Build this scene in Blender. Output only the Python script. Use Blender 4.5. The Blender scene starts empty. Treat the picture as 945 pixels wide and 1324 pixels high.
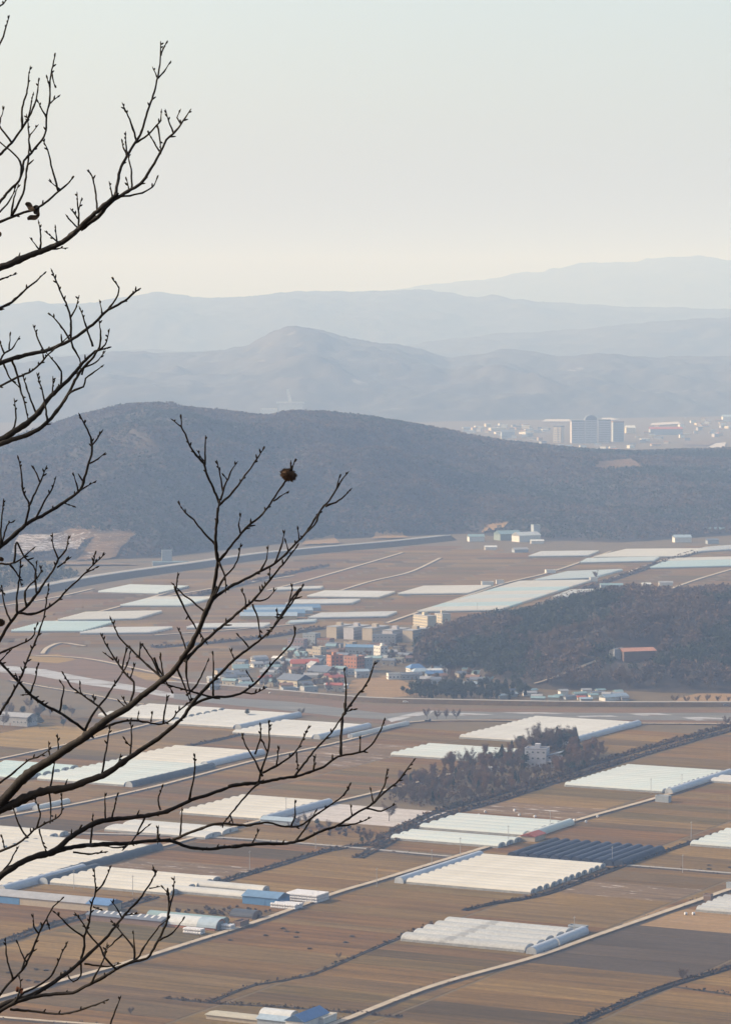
import bpy, math, random
import numpy as np
from mathutils import Vector, Matrix
R = math.radians
random.seed(11)
rng = np.random.default_rng(11)
SC = bpy.context.scene
COL = SC.collection

# ------------------------------------------------------------------ camera, sky, sun, exposure
CAM_Z = 300.0                       # lookout on a mountain 300 m above the plain
FPX, HORIZON = 4300.0, 425.0        # focal length and horizon row in photograph pixels (945 x 1324)
PITCH = math.atan((662 - HORIZON) / FPX)
cam_data = bpy.data.cameras.new('camera')
cam = bpy.data.objects.new('camera', cam_data)
COL.objects.link(cam)
cam.location = (0, 0, CAM_Z)
cam.rotation_euler = (math.pi / 2 - PITCH, 0, 0)
cam_data.sensor_fit = 'VERTICAL'
cam_data.sensor_height = 36.0
cam_data.lens = 36.0 * FPX / 1324.0
cam_data.clip_start = 0.1
cam_data.clip_end = 90000.0
SC.camera = cam

SUN_EL = R(29)
SUN_AZ = (-0.985, 0.17)             # horizontal direction towards the sun: from the left, a little ahead
sv = Vector((SUN_AZ[0] * math.cos(SUN_EL), SUN_AZ[1] * math.cos(SUN_EL), math.sin(SUN_EL)))
world = bpy.data.worlds.new('World')
SC.world = world
world.use_nodes = True
nt = world.node_tree
sky = nt.nodes.new('ShaderNodeTexSky')
sky.sky_type = 'NISHITA'
sky.sun_disc = False
sky.sun_elevation = SUN_EL
sky.sun_rotation = math.atan2(SUN_AZ[0], SUN_AZ[1])
sky.altitude = 300
sky.air_density = 1.0
sky.dust_density = 4.5
sky.ozone_density = 1.0
bg = nt.nodes['Background']
nt.links.new(sky.outputs[0], bg.inputs[0])
bg.inputs[1].default_value = 0.15
sun_data = bpy.data.lights.new('sun', 'SUN')
sun_data.energy = 3.2
sun_data.angle = R(0.5)
sun_data.color = (1.0, 0.89, 0.76)
sun = bpy.data.objects.new('sun', sun_data)
COL.objects.link(sun)
sun.rotation_euler = sv.to_track_quat('Z', 'Y').to_euler()
sun.location = (-300, 100, 700)
SC.view_settings.view_transform = 'Standard'
SC.view_settings.look = 'None'
SC.view_settings.exposure = 0.76
SC.view_settings.gamma = 1.0
SC.view_settings.use_curve_mapping = False
SC.cycles.use_denoising = True
SC.cycles.use_adaptive_sampling = False
SC.cycles.max_bounces = 6
SC.cycles.volume_bounces = 0
SC.cycles.use_light_tree = False
SC.cycles.caustics_reflective = False
SC.cycles.caustics_refractive = False

# ------------------------------------------------------------------ photograph pixels to places
def ray(px, py):
    x = (px - 472.5) / FPX
    y = -(py - 662.0) / FPX
    c, s = math.cos(PITCH), math.sin(PITCH)
    return Vector((x, c + y * s, -s + y * c))

def ground(px, py, z=0.0):
    d = ray(px, py)
    t = (z - CAM_Z) / d.z
    return Vector((d.x * t, d.y * t, z))

def at_depth(px, py, y):
    d = ray(px, py)
    t = y / d.y
    return Vector((d.x * t, y, CAM_Z + d.z * t))

def to_px(p):
    c, s = math.cos(PITCH), math.sin(PITCH)
    dz = p[2] - CAM_Z
    f = p[1] * c - dz * s
    u = p[1] * s + dz * c
    return 472.5 + FPX * p[0] / f, 662 - FPX * u / f

# the farm grid: the a axis runs away to the upper right, the b axis to the right and towards us
TH = R(62.5)
AX = Vector((math.cos(TH), math.sin(TH), 0))
BX = Vector((math.sin(TH), -math.cos(TH), 0))
ROT_B = TH - math.pi / 2
ROT_A = TH

def P(a, b, z=0.0):
    q = AX * a + BX * b
    return Vector((q.x, q.y, z))

def ab(px, py):
    g = ground(px, py)
    return g.dot(AX), g.dot(BX)

# ------------------------------------------------------------------ helpers: objects
def tag(o, label=None, cat=None, group=None, kind=None):
    if label: o['label'] = label
    if cat: o['category'] = cat
    if group: o['group'] = group
    if kind: o['kind'] = kind
    return o

def empty(name, loc, rz=0.0):
    o = bpy.data.objects.new(name, None)
    o.empty_display_size = 1.0
    o.location = loc
    o.rotation_euler = (0, 0, rz)
    COL.objects.link(o)
    return o

def link(name, me, parent=None, loc=(0, 0, 0), rz=0.0, scale=None):
    o = bpy.data.objects.new(name, me)
    o.location = loc
    o.rotation_euler = (0, 0, rz)
    if scale is not None: o.scale = scale
    COL.objects.link(o)
    if parent is not None: o.parent = parent
    return o

class MB:
    def __init__(s):
        s.v, s.f = [], []
    def add(s, vs, fs):
        n = len(s.v)
        s.v += [tuple(v) for v in vs]
        s.f += [tuple(i + n for i in f) for f in fs]
        return s
    def box(s, x0, x1, y0, y1, z0, z1):
        return s.add([(x0, y0, z0), (x1, y0, z0), (x1, y1, z0), (x0, y1, z0), (x0, y0, z1), (x1, y0, z1), (x1, y1, z1), (x0, y1, z1)],
                     [(0, 3, 2, 1), (4, 5, 6, 7), (0, 1, 5, 4), (1, 2, 6, 5), (2, 3, 7, 6), (3, 0, 4, 7)])
    def prism(s, pts, x0, x1):        # profile in (y, z), extruded along x
        n = len(pts)
        vs = [(x0, y, z) for y, z in pts] + [(x1, y, z) for y, z in pts]
        fs = [(i, (i + 1) % n, n + (i + 1) % n, n + i) for i in range(n)]
        fs += [tuple(range(n))[::-1], tuple(range(n, 2 * n))]
        return s.add(vs, fs)
    def tube(s, pts, rad, sides=6, cap=True):
        pts = [Vector(p) for p in pts]
        n = len(pts)
        base = len(s.v)
        u = None
        for i, p in enumerate(pts):
            t = (pts[min(i + 1, n - 1)] - pts[max(i - 1, 0)])
            t = t.normalized() if t.length > 1e-9 else Vector((0, 0, 1))
            if u is None:
                u = t.orthogonal().normalized()
            else:                                   # carry the ring along without twisting
                u = u - t * u.dot(t)
                u = u.normalized() if u.length > 1e-6 else t.orthogonal().normalized()
            w = t.cross(u)
            r = rad[i] if hasattr(rad, '__len__') else rad
            for k in range(sides):
                a = 2 * math.pi * k / sides
                s.v.append(tuple(p + (u * math.cos(a) + w * math.sin(a)) * r))
        for i in range(n - 1):
            for k in range(sides):
                a, b = base + i * sides + k, base + i * sides + (k + 1) % sides
                s.f.append((a, b, b + sides, a + sides))
        if cap:
            s.f.append(tuple(base + k for k in range(sides))[::-1])
            s.f.append(tuple(base + (n - 1) * sides + k for k in range(sides)))
        return s
    def mesh(s, name, mat=None, smooth=False):
        me = bpy.data.meshes.new(name)
        me.from_pydata(s.v, [], s.f)
        if mat is not None: me.materials.append(mat)
        if smooth:
            me.polygons.foreach_set('use_smooth', [True] * len(me.polygons))
        me.update()
        return me
    def build(s, name, mat, parent=None, loc=(0, 0, 0), rz=0.0, smooth=False):
        return link(name, s.mesh(name, mat, smooth), parent, loc, rz)

def np_mesh(name, verts, tris, mat=None, smooth=False):
    me = bpy.data.meshes.new(name)
    k = tris.shape[1]
    me.vertices.add(len(verts))
    me.vertices.foreach_set('co', np.ascontiguousarray(verts, np.float32).ravel())
    me.loops.add(tris.size)
    me.loops.foreach_set('vertex_index', np.ascontiguousarray(tris, np.int32).ravel())
    me.polygons.add(len(tris))
    me.polygons.foreach_set('loop_start', np.arange(0, tris.size, k, dtype=np.int32))
    me.polygons.foreach_set('loop_total', np.full(len(tris), k, np.int32))
    if smooth: me.polygons.foreach_set('use_smooth', np.ones(len(tris), bool))
    if mat is not None: me.materials.append(mat)
    me.update(calc_edges=True)
    return me

# ------------------------------------------------------------------ helpers: materials
MATS = {}
def mat(name, col, col2=None, scale=0.3, rough=0.85, stretch=None, rot=None, detail=6.0, spec=0.3, rnd=0.0,
        metal=0.0, col3=None, scale3=None, thr3=0.6, bump=0.0, bump_scale=None, fine=None, translucent=0.0):
    """Principled material: two colours mixed by noise (object space, may be stretched), an optional third in patches."""
    if name in MATS: return MATS[name]
    m = bpy.data.materials.new(name)
    m.use_nodes = True
    t = m.node_tree
    L = t.links.new
    bsdf = t.nodes['Principled BSDF']
    bsdf.inputs['Roughness'].default_value = rough
    bsdf.inputs['Metallic'].default_value = metal
    bsdf.inputs['Specular IOR Level'].default_value = spec
    tc = t.nodes.new('ShaderNodeTexCoord')
    mp = t.nodes.new('ShaderNodeMapping')
    L(tc.outputs['Object'], mp.inputs[0])
    if rot: mp.inputs['Rotation'].default_value = (0, 0, rot)
    vec = mp.outputs[0]
    if stretch:
        m2 = t.nodes.new('ShaderNodeVectorMath'); m2.operation = 'MULTIPLY'
        L(vec, m2.inputs[0]); m2.inputs[1].default_value = stretch
        vec = m2.outputs[0]
    def noise(sc, det=detail, v=vec):
        n = t.nodes.new('ShaderNodeTexNoise')
        n.inputs['Scale'].default_value = sc
        n.inputs['Detail'].default_value = det
        n.inputs['Roughness'].default_value = 0.62
        L(v, n.inputs['Vector'])
        return n.outputs['Fac']
    def rgb(c):
        n = t.nodes.new('ShaderNodeRGB'); n.outputs[0].default_value = (*c, 1); return n.outputs[0]
    def mix(f, a, b, mode='MIX'):
        n = t.nodes.new('ShaderNodeMix'); n.data_type = 'RGBA'; n.blend_type = mode
        if isinstance(f, float): n.inputs[0].default_value = f
        else: L(f, n.inputs[0])
        L(a, n.inputs[6]); L(b, n.inputs[7]); return n.outputs[2]
    def ramp(f, lo, hi):
        n = t.nodes.new('ShaderNodeMapRange'); n.inputs[1].default_value = lo; n.inputs[2].default_value = hi
        L(f, n.inputs[0]); return n.outputs[0]
    c = rgb(col)
    if col2 is not None: c = mix(ramp(noise(scale), 0.33, 0.67), c, rgb(col2))
    if col3 is not None: c = mix(ramp(noise(scale3 or scale * 0.3), thr3, thr3 + 0.06), c, rgb(col3))
    if fine is not None:
        f = t.nodes.new('ShaderNodeMapRange')
        f.inputs[1].default_value = 0.3; f.inputs[2].default_value = 0.7
        f.inputs[3].default_value = 1 - fine[1]; f.inputs[4].default_value = 1 + fine[1]
        L(noise(fine[0], 4.0), f.inputs[0])
        vm = t.nodes.new('ShaderNodeVectorMath'); vm.operation = 'SCALE'
        L(c, vm.inputs[0]); L(f.outputs[0], vm.inputs['Scale']); c = vm.outputs[0]
    if rnd > 0:
        oi = t.nodes.new('ShaderNodeObjectInfo')
        f = t.nodes.new('ShaderNodeMapRange')
        f.inputs[3].default_value = 1 - rnd; f.inputs[4].default_value = 1 + rnd
        L(oi.outputs['Random'], f.inputs[0])
        vm = t.nodes.new('ShaderNodeVectorMath'); vm.operation = 'SCALE'
        L(c, vm.inputs[0]); L(f.outputs[0], vm.inputs['Scale']); c = vm.outputs[0]
    L(c, bsdf.inputs['Base Color'])
    if bump:
        b = t.nodes.new('ShaderNodeBump'); b.inputs['Strength'].default_value = 1.0
        b.inputs['Distance'].default_value = bump
        L(noise(bump_scale or scale * 4), b.inputs['Height']); L(b.outputs[0], bsdf.inputs['Normal'])
    if translucent:
        tr = t.nodes.new('ShaderNodeBsdfTranslucent'); L(c, tr.inputs[0])
        mx = t.nodes.new('ShaderNodeMixShader'); mx.inputs[0].default_value = translucent
        L(bsdf.outputs[0], mx.inputs[1]); L(tr.outputs[0], mx.inputs[2])
        L(mx.outputs[0], t.nodes['Material Output'].inputs[0])
    MATS[name] = m
    return m

def field_mat(name, cols, streak=0.42, patch=None, green=None):
    """Dry paddy: colour from the object's own random number, streaks along the rows (b axis), fine stubble."""
    if name in MATS: return MATS[name]
    m = bpy.data.materials.new(name); m.use_nodes = True
    t = m.node_tree; L = t.links.new
    bsdf = t.nodes['Principled BSDF']
    bsdf.inputs['Roughness'].default_value = 0.95
    bsdf.inputs['Specular IOR Level'].default_value = 0.1
    oi = t.nodes.new('ShaderNodeObjectInfo')
    cr = t.nodes.new('ShaderNodeValToRGB')
    el = cr.color_ramp.elements
    el[0].color = (*cols[0], 1); el[1].color = (*cols[-1], 1)
    for i in range(1, len(cols) - 1):
        e = el.new(i / (len(cols) - 1)); e.color = (*cols[i], 1)
    L(oi.outputs['Random'], cr.inputs[0])
    mp = t.nodes.new('ShaderNodeTexCoord')
    def sn(sx, sy, det, lo, hi, seed=0.0):
        vm = t.nodes.new('ShaderNodeVectorMath'); vm.operation = 'MULTIPLY'
        L(mp.outputs['Object'], vm.inputs[0]); vm.inputs[1].default_value = (sx, sy, 1)
        ad = t.nodes.new('ShaderNodeVectorMath'); ad.operation = 'ADD'
        L(vm.outputs[0], ad.inputs[0])
        cb = t.nodes.new('ShaderNodeCombineXYZ'); L(oi.outputs['Random'], cb.inputs[2])
        sc = t.nodes.new('ShaderNodeVectorMath'); sc.operation = 'SCALE'; sc.inputs['Scale'].default_value = 37.0
        L(cb.outputs[0], sc.inputs[0]); L(sc.outputs[0], ad.inputs[1])
        n = t.nodes.new('ShaderNodeTexNoise'); n.inputs['Scale'].default_value = 1.0; n.inputs['Detail'].default_value = det
        n.inputs['Roughness'].default_value = 0.6
        L(ad.outputs[0], n.inputs['Vector'])
        r = t.nodes.new('ShaderNodeMapRange'); r.inputs[1].default_value = 0.28; r.inputs[2].default_value = 0.72
        r.inputs[3].default_value = lo; r.inputs[4].default_value = hi
        L(n.outputs['Fac'], r.inputs[0]); return r.outputs[0]
    c = cr.outputs[0]
    for k in (sn(0.012, 0.16, 5.0, 1 - streak, 1 + streak), sn(0.03, 0.8, 4.0, 0.74, 1.22), sn(0.35, 0.5, 4.0, 0.82, 1.18)):
        vm = t.nodes.new('ShaderNodeVectorMath'); vm.operation = 'SCALE'
        L(c, vm.inputs[0]); L(k, vm.inputs['Scale']); c = vm.outputs[0]
    if patch is not None:                        # frost, thin snow or film left lying in streaks
        n = sn(0.06, 0.30, 8.0, 0.0, 1.0)
        r = t.nodes.new('ShaderNodeMapRange'); r.inputs[1].default_value = patch[1]; r.inputs[2].default_value = patch[1] + 0.10
        L(n, r.inputs[0])
        mx = t.nodes.new('ShaderNodeMix'); mx.data_type = 'RGBA'
        L(r.outputs[0], mx.inputs[0]); L(c, mx.inputs[6]); mx.inputs[7].default_value = (*patch[0], 1)
        c = mx.outputs[2]
    L(c, bsdf.inputs['Base Color'])
    MATS[name] = m
    return m

# ------------------------------------------------------------------ value noise for terrain
_perm = rng.random((256, 256))
def vnoise(x, y):
    xi, yi = np.floor(x).astype(int), np.floor(y).astype(int)
    fx, fy = x - xi, y - yi
    fx = fx * fx * (3 - 2 * fx); fy = fy * fy * (3 - 2 * fy)
    g = lambda i, j: _perm[i % 256, j % 256]
    return (g(xi, yi) * (1 - fx) + g(xi + 1, yi) * fx) * (1 - fy) + (g(xi, yi + 1) * (1 - fx) + g(xi + 1, yi + 1) * fx) * fy
def fbm(x, y, o=5):
    s, a, t = 0, 1.0, 0
    for k in range(o):
        s = s + a * vnoise(x * 2 ** k + 17.3 * k, y * 2 ** k + 5.1 * k); t += a; a *= 0.5
    return s / t
def ridged(x, y, o=4):
    s, a, t = 0, 1.0, 0
    for k in range(o):
        s = s + a * (1 - np.abs(2 * vnoise(x * 2 ** k + 7.7 * k, y * 2 ** k + 3.3 * k) - 1)); t += a; a *= 0.5
    return s / t
# ------------------------------------------------------------------ THE SETTING: plain, hills, the mountain we stand on
M_ground = mat('dry_verge', (0.080, 0.055, 0.025), (0.115, 0.078, 0.034), scale=0.05, fine=(0.9, 0.2), col3=(0.058, 0.050, 0.034), scale3=0.012)
gm = MB()
gm.add([(-9000, -1200, 0), (9000, -1200, 0), (9000, 44000, 0), (-9000, 44000, 0)], [(0, 1, 2, 3)])
tag(gm.build('ground', M_ground), kind='structure')

M_slope = mat('mountain_soil', (0.06, 0.05, 0.035), (0.10, 0.075, 0.05), scale=0.4)
def slope_z(x, y):
    e = np.where(y < 9, 298.35 - 0.33 * np.maximum(y, -30), 298.35 - 2.97 - 0.85 * (y - 9))
    e = np.where(y < -30, 298.35 + 9.9 + 0.25 * (y + 30), e)
    e = e - 0.0009 * x * x / (1 + np.abs(x) * 0.004)
    return e
xs = np.concatenate([np.linspace(-600, -20, 14), np.linspace(-12, 12, 25), np.linspace(20, 600, 14)])
ys = np.concatenate([np.linspace(-900, -40, 10), np.linspace(-30, 30, 41), np.linspace(40, 420, 16)])
X, Y = np.meshgrid(xs, ys)
Z = np.maximum(slope_z(X, Y) + np.where(np.hypot(X, Y) > 3, (fbm(X * 0.8, Y * 0.8) - 0.5) * 0.3, 0), -0.6)
def grid_mesh(name, X, Y, Z, m, smooth=True):
    r, c = X.shape
    i = np.arange(r * c).reshape(r, c)
    q = np.stack([i[:-1, :-1], i[:-1, 1:], i[1:, 1:], i[1:, :-1]], -1).reshape(-1, 4)
    return np_mesh(name, np.stack([X, Y, Z], -1).reshape(-1, 3), q, m, smooth)
tag(link('mountain_slope', grid_mesh('mountain_slope', X, Y, Z, M_slope)), kind='structure')

def hill(name, sky_pts, y_ridge, y_foot, y_back, m, nu=220, nv=70, amp=20.0, freq=0.004, rough=3.0, power=1.0, rad_u=0.20, seed=0.0):
    """Heightfield whose crest carries the traced skyline at its own distance; returns a height sampler."""
    px = np.array([p[0] for p in sky_pts], float); py = np.array([p[1] for p in sky_pts], float)
    us = np.linspace(-rad_u, rad_u, nu)
    pxs = 472.5 + us * FPX
    pys = np.interp(pxs, px, py)
    yr = np.interp(pxs, *zip(*y_ridge)) if hasattr(y_ridge, '__len__') else np.full(nu, float(y_ridge))
    yf = np.interp(pxs, *zip(*y_foot)) if hasattr(y_foot, '__len__') else np.full(nu, float(y_foot))
    zr = np.array([at_depth(a, b, d).z for a, b, d in zip(pxs, pys, yr)])
    side = np.clip((rad_u - np.abs(us)) / 0.05, 0, 1)
    zr = np.maximum(zr, 0.0) * (side * side * (3 - 2 * side))
    calm = np.clip(zr / (amp * 1.2), 0, 1)
    s = np.concatenate([np.linspace(0, 1, nv), 1 + np.linspace(0, 1, nv // 3)[1:]])
    S, U = np.meshgrid(s, us, indexing='ij')
    yb = yr + y_back
    D = np.where(S <= 1, yf + (yr - yf) * S, yr + (yb - yr) * (S - 1))
    XX = U * D
    prof = np.where(S <= 1, np.sin(np.clip(S, 0, 1) * math.pi / 2) ** power, np.cos(np.clip(S - 1, 0, 1) * math.pi / 2) ** 1.2)
    win = np.where(S <= 1, 4 * S * (1 - S), 0.6 * np.clip(S - 1, 0, 1))
    RX, RY = XX * 0.83 + D * 0.35, D * 0.55 - XX * 0.5
    n = (ridged(RX * freq + seed, RY * freq + seed, 5) - 0.62) * amp * win * calm[None, :]
    n2 = (fbm(XX * freq * 6 + seed, D * freq * 6, 4) - 0.5) * rough * np.clip(win + 0.6, 0, 1) * calm[None, :]
    n2 = n2 + (fbm(XX * freq * 24 + seed, D * freq * 15, 3) - 0.5) * rough * 0.55 * calm[None, :] * np.clip(win + 0.5, 0, 1)
    ZZ = zr[None, :] * prof + n + n2
    ZZ = ZZ - 1.5 * (1 - np.clip(zr / 3.0, 0, 1))[None, :]
    edge = np.minimum(np.clip(S / 0.04, 0, 1), np.clip((2 - S) / 0.04, 0, 1))
    ZZ = np.where(ZZ < 0, ZZ * 0.2, ZZ) * edge - (1 - edge) * 1.5
    ob = tag(link(name, grid_mesh(name, XX, D, ZZ, m)), kind='structure')
    def sample(u, sv_):
        fu = np.clip((u + rad_u) / (2 * rad_u) * (nu - 1), 0, nu - 1.001)
        fs = np.clip(np.where(sv_ <= 1, sv_ * (nv - 1), nv - 1 + (sv_ - 1) * (nv // 3 - 1)), 0, len(s) - 1.001)
        i, j = fs.astype(int), fu.astype(int); di, dj = fs - i, fu - j
        g = lambda A: (A[i, j] * (1 - di) * (1 - dj) + A[i + 1, j] * di * (1 - dj) + A[i, j + 1] * (1 - di) * dj + A[i + 1, j + 1] * di * dj)
        return g(XX), g(D), g(ZZ)
    def z_at(x, y):
        u = np.asarray(x / y, float); p_ = 472.5 + u * FPX
        f = np.interp(p_, pxs, yf); r_ = np.interp(p_, pxs, yr)
        sv_ = np.where(y <= r_, (y - f) / (r_ - f), 1 + (y - r_) / y_back)
        ok = (sv_ > 0) & (sv_ < 2)
        return np.where(ok, sample(u, np.clip(sv_, 0, 2))[2], 0.0)
    return sample, z_at

M_far = mat('far_forest', (0.034, 0.036, 0.034), (0.06, 0.052, 0.045), scale=0.004, detail=8)
M_farl = mat('far_forest_clearings', (0.034, 0.036, 0.033), (0.062, 0.053, 0.045), scale=0.005, col3=(0.24, 0.21, 0.18), scale3=0.0035, thr3=0.64, detail=8)
M_wood = mat('forest_floor', (0.030, 0.025, 0.021), (0.050, 0.038, 0.029), scale=0.02, detail=8, fine=(0.15, 0.3))
hill('far_mountain', [(-400, 420), (200, 420), (400, 395), (500, 379), (540, 372), (580, 368), (620, 362), (660, 356), (700, 352), (740, 346), (780, 342), (820, 339), (860, 334), (900, 331), (945, 336), (1100, 350), (1400, 380)],
     31000, 26500, 6000, M_far, nu=260, amp=200, freq=0.0006, rough=75, seed=3.0)
hill('far_mountain', [(-400, 400), (0, 397), (60, 394), (105, 398), (150, 388), (200, 380), (250, 384), (300, 384), (350, 380), (385, 377), (450, 377), (520, 375), (560, 379), (620, 386), (700, 391), (800, 396), (945, 402), (1300, 405)],
     22000, 18500, 4000, M_far, nu=260, amp=160, freq=0.0008, rough=50, seed=9.0)
hill('far_mountain', [(-400, 475), (0, 470), (80, 462), (200, 455), (400, 458), (540, 446), (600, 437), (650, 432), (720, 428), (800, 420), (880, 415), (945, 411), (1200, 400)],
     17500, 15600, 2500, M_far, nu=220, amp=110, freq=0.001, rough=40, seed=21.0)
M12, Z12 = hill('middle_hill', [(-400, 480), (0, 476), (60, 466), (110, 462), (150, 456), (200, 458), (260, 455), (315, 451), (335, 443), (350, 434), (366, 426), (390, 423), (410, 426), (440, 437), (480, 444), (520, 448), (548, 454), (580, 464), (615, 459), (650, 452), (685, 455), (720, 462), (780, 460), (850, 464), (945, 461), (1300, 455)],
     13800, [(-400, 10600), (500, 10600), (945, 11400), (1300, 11600)], 1700, M_farl, nu=300, nv=80, amp=130, freq=0.0016, rough=30, seed=5.0)
SKY1 = [(-400, 640), (-150, 615), (0, 577), (50, 557), (100, 541), (150, 530), (180, 526), (230, 529), (300, 536), (345, 541), (375, 535), (420, 536), (480, 544), (540, 553), (600, 566), (640, 573), (700, 580), (760, 586), (820, 589), (880, 587), (945, 586), (1100, 580), (1400, 600)]
FOOT1 = [(-400, 4350), (0, 4250), (110, 4300), (200, 4330), (330, 4560), (420, 4720), (500, 4780), (600, 4850), (700, 4700), (800, 4640), (945, 4800), (1300, 4800)]
H1, Z1 = hill('wooded_hill', SKY1, [(-400, 5500), (500, 5600), (700, 6000), (945, 6100), (1300, 6100)], FOOT1, 1100, M_wood, nu=320, nv=110, amp=115, freq=0.0034, rough=10, power=1.0, seed=2.0)
SKY2 = [(200, 880), (515, 872), (535, 850), (560, 836), (600, 820), (650, 812), (690, 806), (720, 793), (770, 780), (820, 774), (870, 779), (945, 775), (1100, 782), (1400, 840)]
FOOT2 = [(200, 2900), (500, 2905), (540, 2900), (600, 2880), (650, 2780), (720, 2745), (800, 2745), (860, 2725), (945, 2715), (1300, 2715)]
H2, Z2 = hill('low_wooded_hill', SKY2, [(200, 3000), (540, 3020), (640, 3080), (720, 3150), (945, 3150), (1300, 3150)], FOOT2, 320, M_wood, nu=260, nv=90, amp=26, freq=0.009, rough=3, power=0.8, seed=31.0)

# the air: one closed box of even haze round everything
hz = MB().box(-9400, 9400, -1600, 44600, -3.0, 1250)
m = bpy.data.materials.new('haze_air'); m.use_nodes = True
t = m.node_tree
t.nodes.remove(t.nodes['Principled BSDF'])
pv = t.nodes.new('ShaderNodeVolumePrincipled')
pv.inputs['Color'].default_value = (0.415, 0.61, 1.0, 1)
pv.inputs['Absorption Color'].default_value = (1, 1, 1, 1)
pv.inputs['Density'].default_value = 1.0e-4
pv.inputs['Anisotropy'].default_value = 0.0
t.links.new(pv.outputs[0], t.nodes['Material Output'].inputs['Volume'])
tag(hz.build('haze', m), 'pale blue winter haze filling the valley air', 'haze', kind='stuff')
# ------------------------------------------------------------------ fields, roads, ditches, river
TAN, STRAW, RUST = (0.136, 0.079, 0.026), (0.172, 0.106, 0.037), (0.124, 0.063, 0.021)
DARK, GREY, OLIVE = (0.056, 0.037, 0.017), (0.090, 0.060, 0.029), (0.086, 0.062, 0.023)
F_mix = field_mat('stubble', [TAN, GREY, STRAW, TAN, RUST, TAN, DARK, STRAW, OLIVE, TAN, RUST, GREY])
F_dark = field_mat('ploughed_earth', [(0.058, 0.043, 0.031), (0.078, 0.056, 0.038)], streak=0.22)
F_tan = field_mat('straw_stubble', [(0.24, 0.155, 0.080), (0.21, 0.132, 0.062)], streak=0.15)
F_frost = field_mat('frosted_stubble', [(0.15, 0.095, 0.050), (0.125, 0.085, 0.050)], patch=((0.42, 0.38, 0.36), 0.74))
F_white = field_mat('snow_dusted_field', [(0.42, 0.38, 0.36), (0.38, 0.35, 0.33)], streak=0.10, patch=((0.22, 0.17, 0.12), 0.80))
F_frost2 = field_mat('half_snowed_terrace', [(0.17, 0.12, 0.085), (0.15, 0.11, 0.08)], patch=((0.42, 0.39, 0.38), 0.50))
F_yel = field_mat('yellow_grass', [(0.23, 0.145, 0.045), (0.20, 0.13, 0.045)], streak=0.2)
F_bed = field_mat('river_bed_reeds', [(0.15, 0.092, 0.056), (0.125, 0.080, 0.052)], streak=0.35, patch=((0.10, 0.075, 0.055), 0.66))
M_conc = mat('farm_road_concrete', (0.40, 0.335, 0.25), (0.30, 0.24, 0.175), scale=0.15, fine=(1.5, 0.15))
M_asph = mat('grey_road', (0.23, 0.215, 0.20), (0.28, 0.26, 0.235), scale=0.1)
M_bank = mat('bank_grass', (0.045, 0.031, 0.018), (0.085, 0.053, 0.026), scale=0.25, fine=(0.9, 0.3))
M_ditch = mat('ditch_mud', (0.018, 0.014, 0.011), (0.040, 0.027, 0.018), scale=0.2, fine=(0.8, 0.3))

def inside(x, y, poly):
    r = False
    for i in range(len(poly)):
        (x1, y1), (x2, y2) = poly[i], poly[i - 1]
        if (y1 > y) != (y2 > y) and x < (x2 - x1) * (y - y1) / (y2 - y1) + x1: r = not r
    return r

def smooth_line(pts, step):
    """Catmull-Rom through xy points, resampled about every step metres."""
    pts = [Vector((p[0], p[1], 0)) for p in pts]
    if len(pts) == 2:
        n = max(2, int((pts[1] - pts[0]).length / step))
        return [pts[0].lerp(pts[1], i / n) for i in range(n + 1)]
    q = [pts[0] * 2 - pts[1]] + pts + [pts[-1] * 2 - pts[-2]]
    out = []
    for i in range(1, len(q) - 2):
        p0, p1, p2, p3 = q[i - 1:i + 3]
        n = max(2, int((p2 - p1).length / step))
        for k in range(n):
            u = k / n
            out.append(0.5 * ((2 * p1) + (p2 - p0) * u + (2 * p0 - 5 * p1 + 4 * p2 - p3) * u * u + (3 * p1 - p0 - 3 * p2 + p3) * u ** 3))
    out.append(pts[-1])
    return out

def strip(name, pts, prof, m, step=12.0, wob=0.0, z0=0.0, zf=None):
    """Sweep a cross-section prof [(offset to the left, z)] along a ground line."""
    ln = smooth_line(pts, step)
    mb = MB(); n = len(prof)
    for i, p in enumerate(ln):
        t_ = (ln[min(i + 1, len(ln) - 1)] - ln[max(i - 1, 0)]).normalized()
        s_ = Vector((-t_.y, t_.x, 0))
        w_ = 1 + wob * (random.random() - 0.5)
        zz = z0 + (float(zf(p.x, p.y)) if zf else 0)
        for o_, z_ in prof:
            q_ = p + s_ * o_ * w_
            mb.v.append((q_.x, q_.y, z_ + zz))
    for i in range(len(ln) - 1):
        for k in range(n - 1):
            a_ = i * n + k
            mb.f.append((a_, a_ + 1, a_ + n + 1, a_ + n)[::-1])
    o = link(name, mb.mesh(name, m))
    tag(o, kind='structure')
    return o, ln

def gp(*pp): return [ground(*p)[:2] for p in pp]
def abp(*pp): return [P(*p)[:2] for p in pp]

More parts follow.
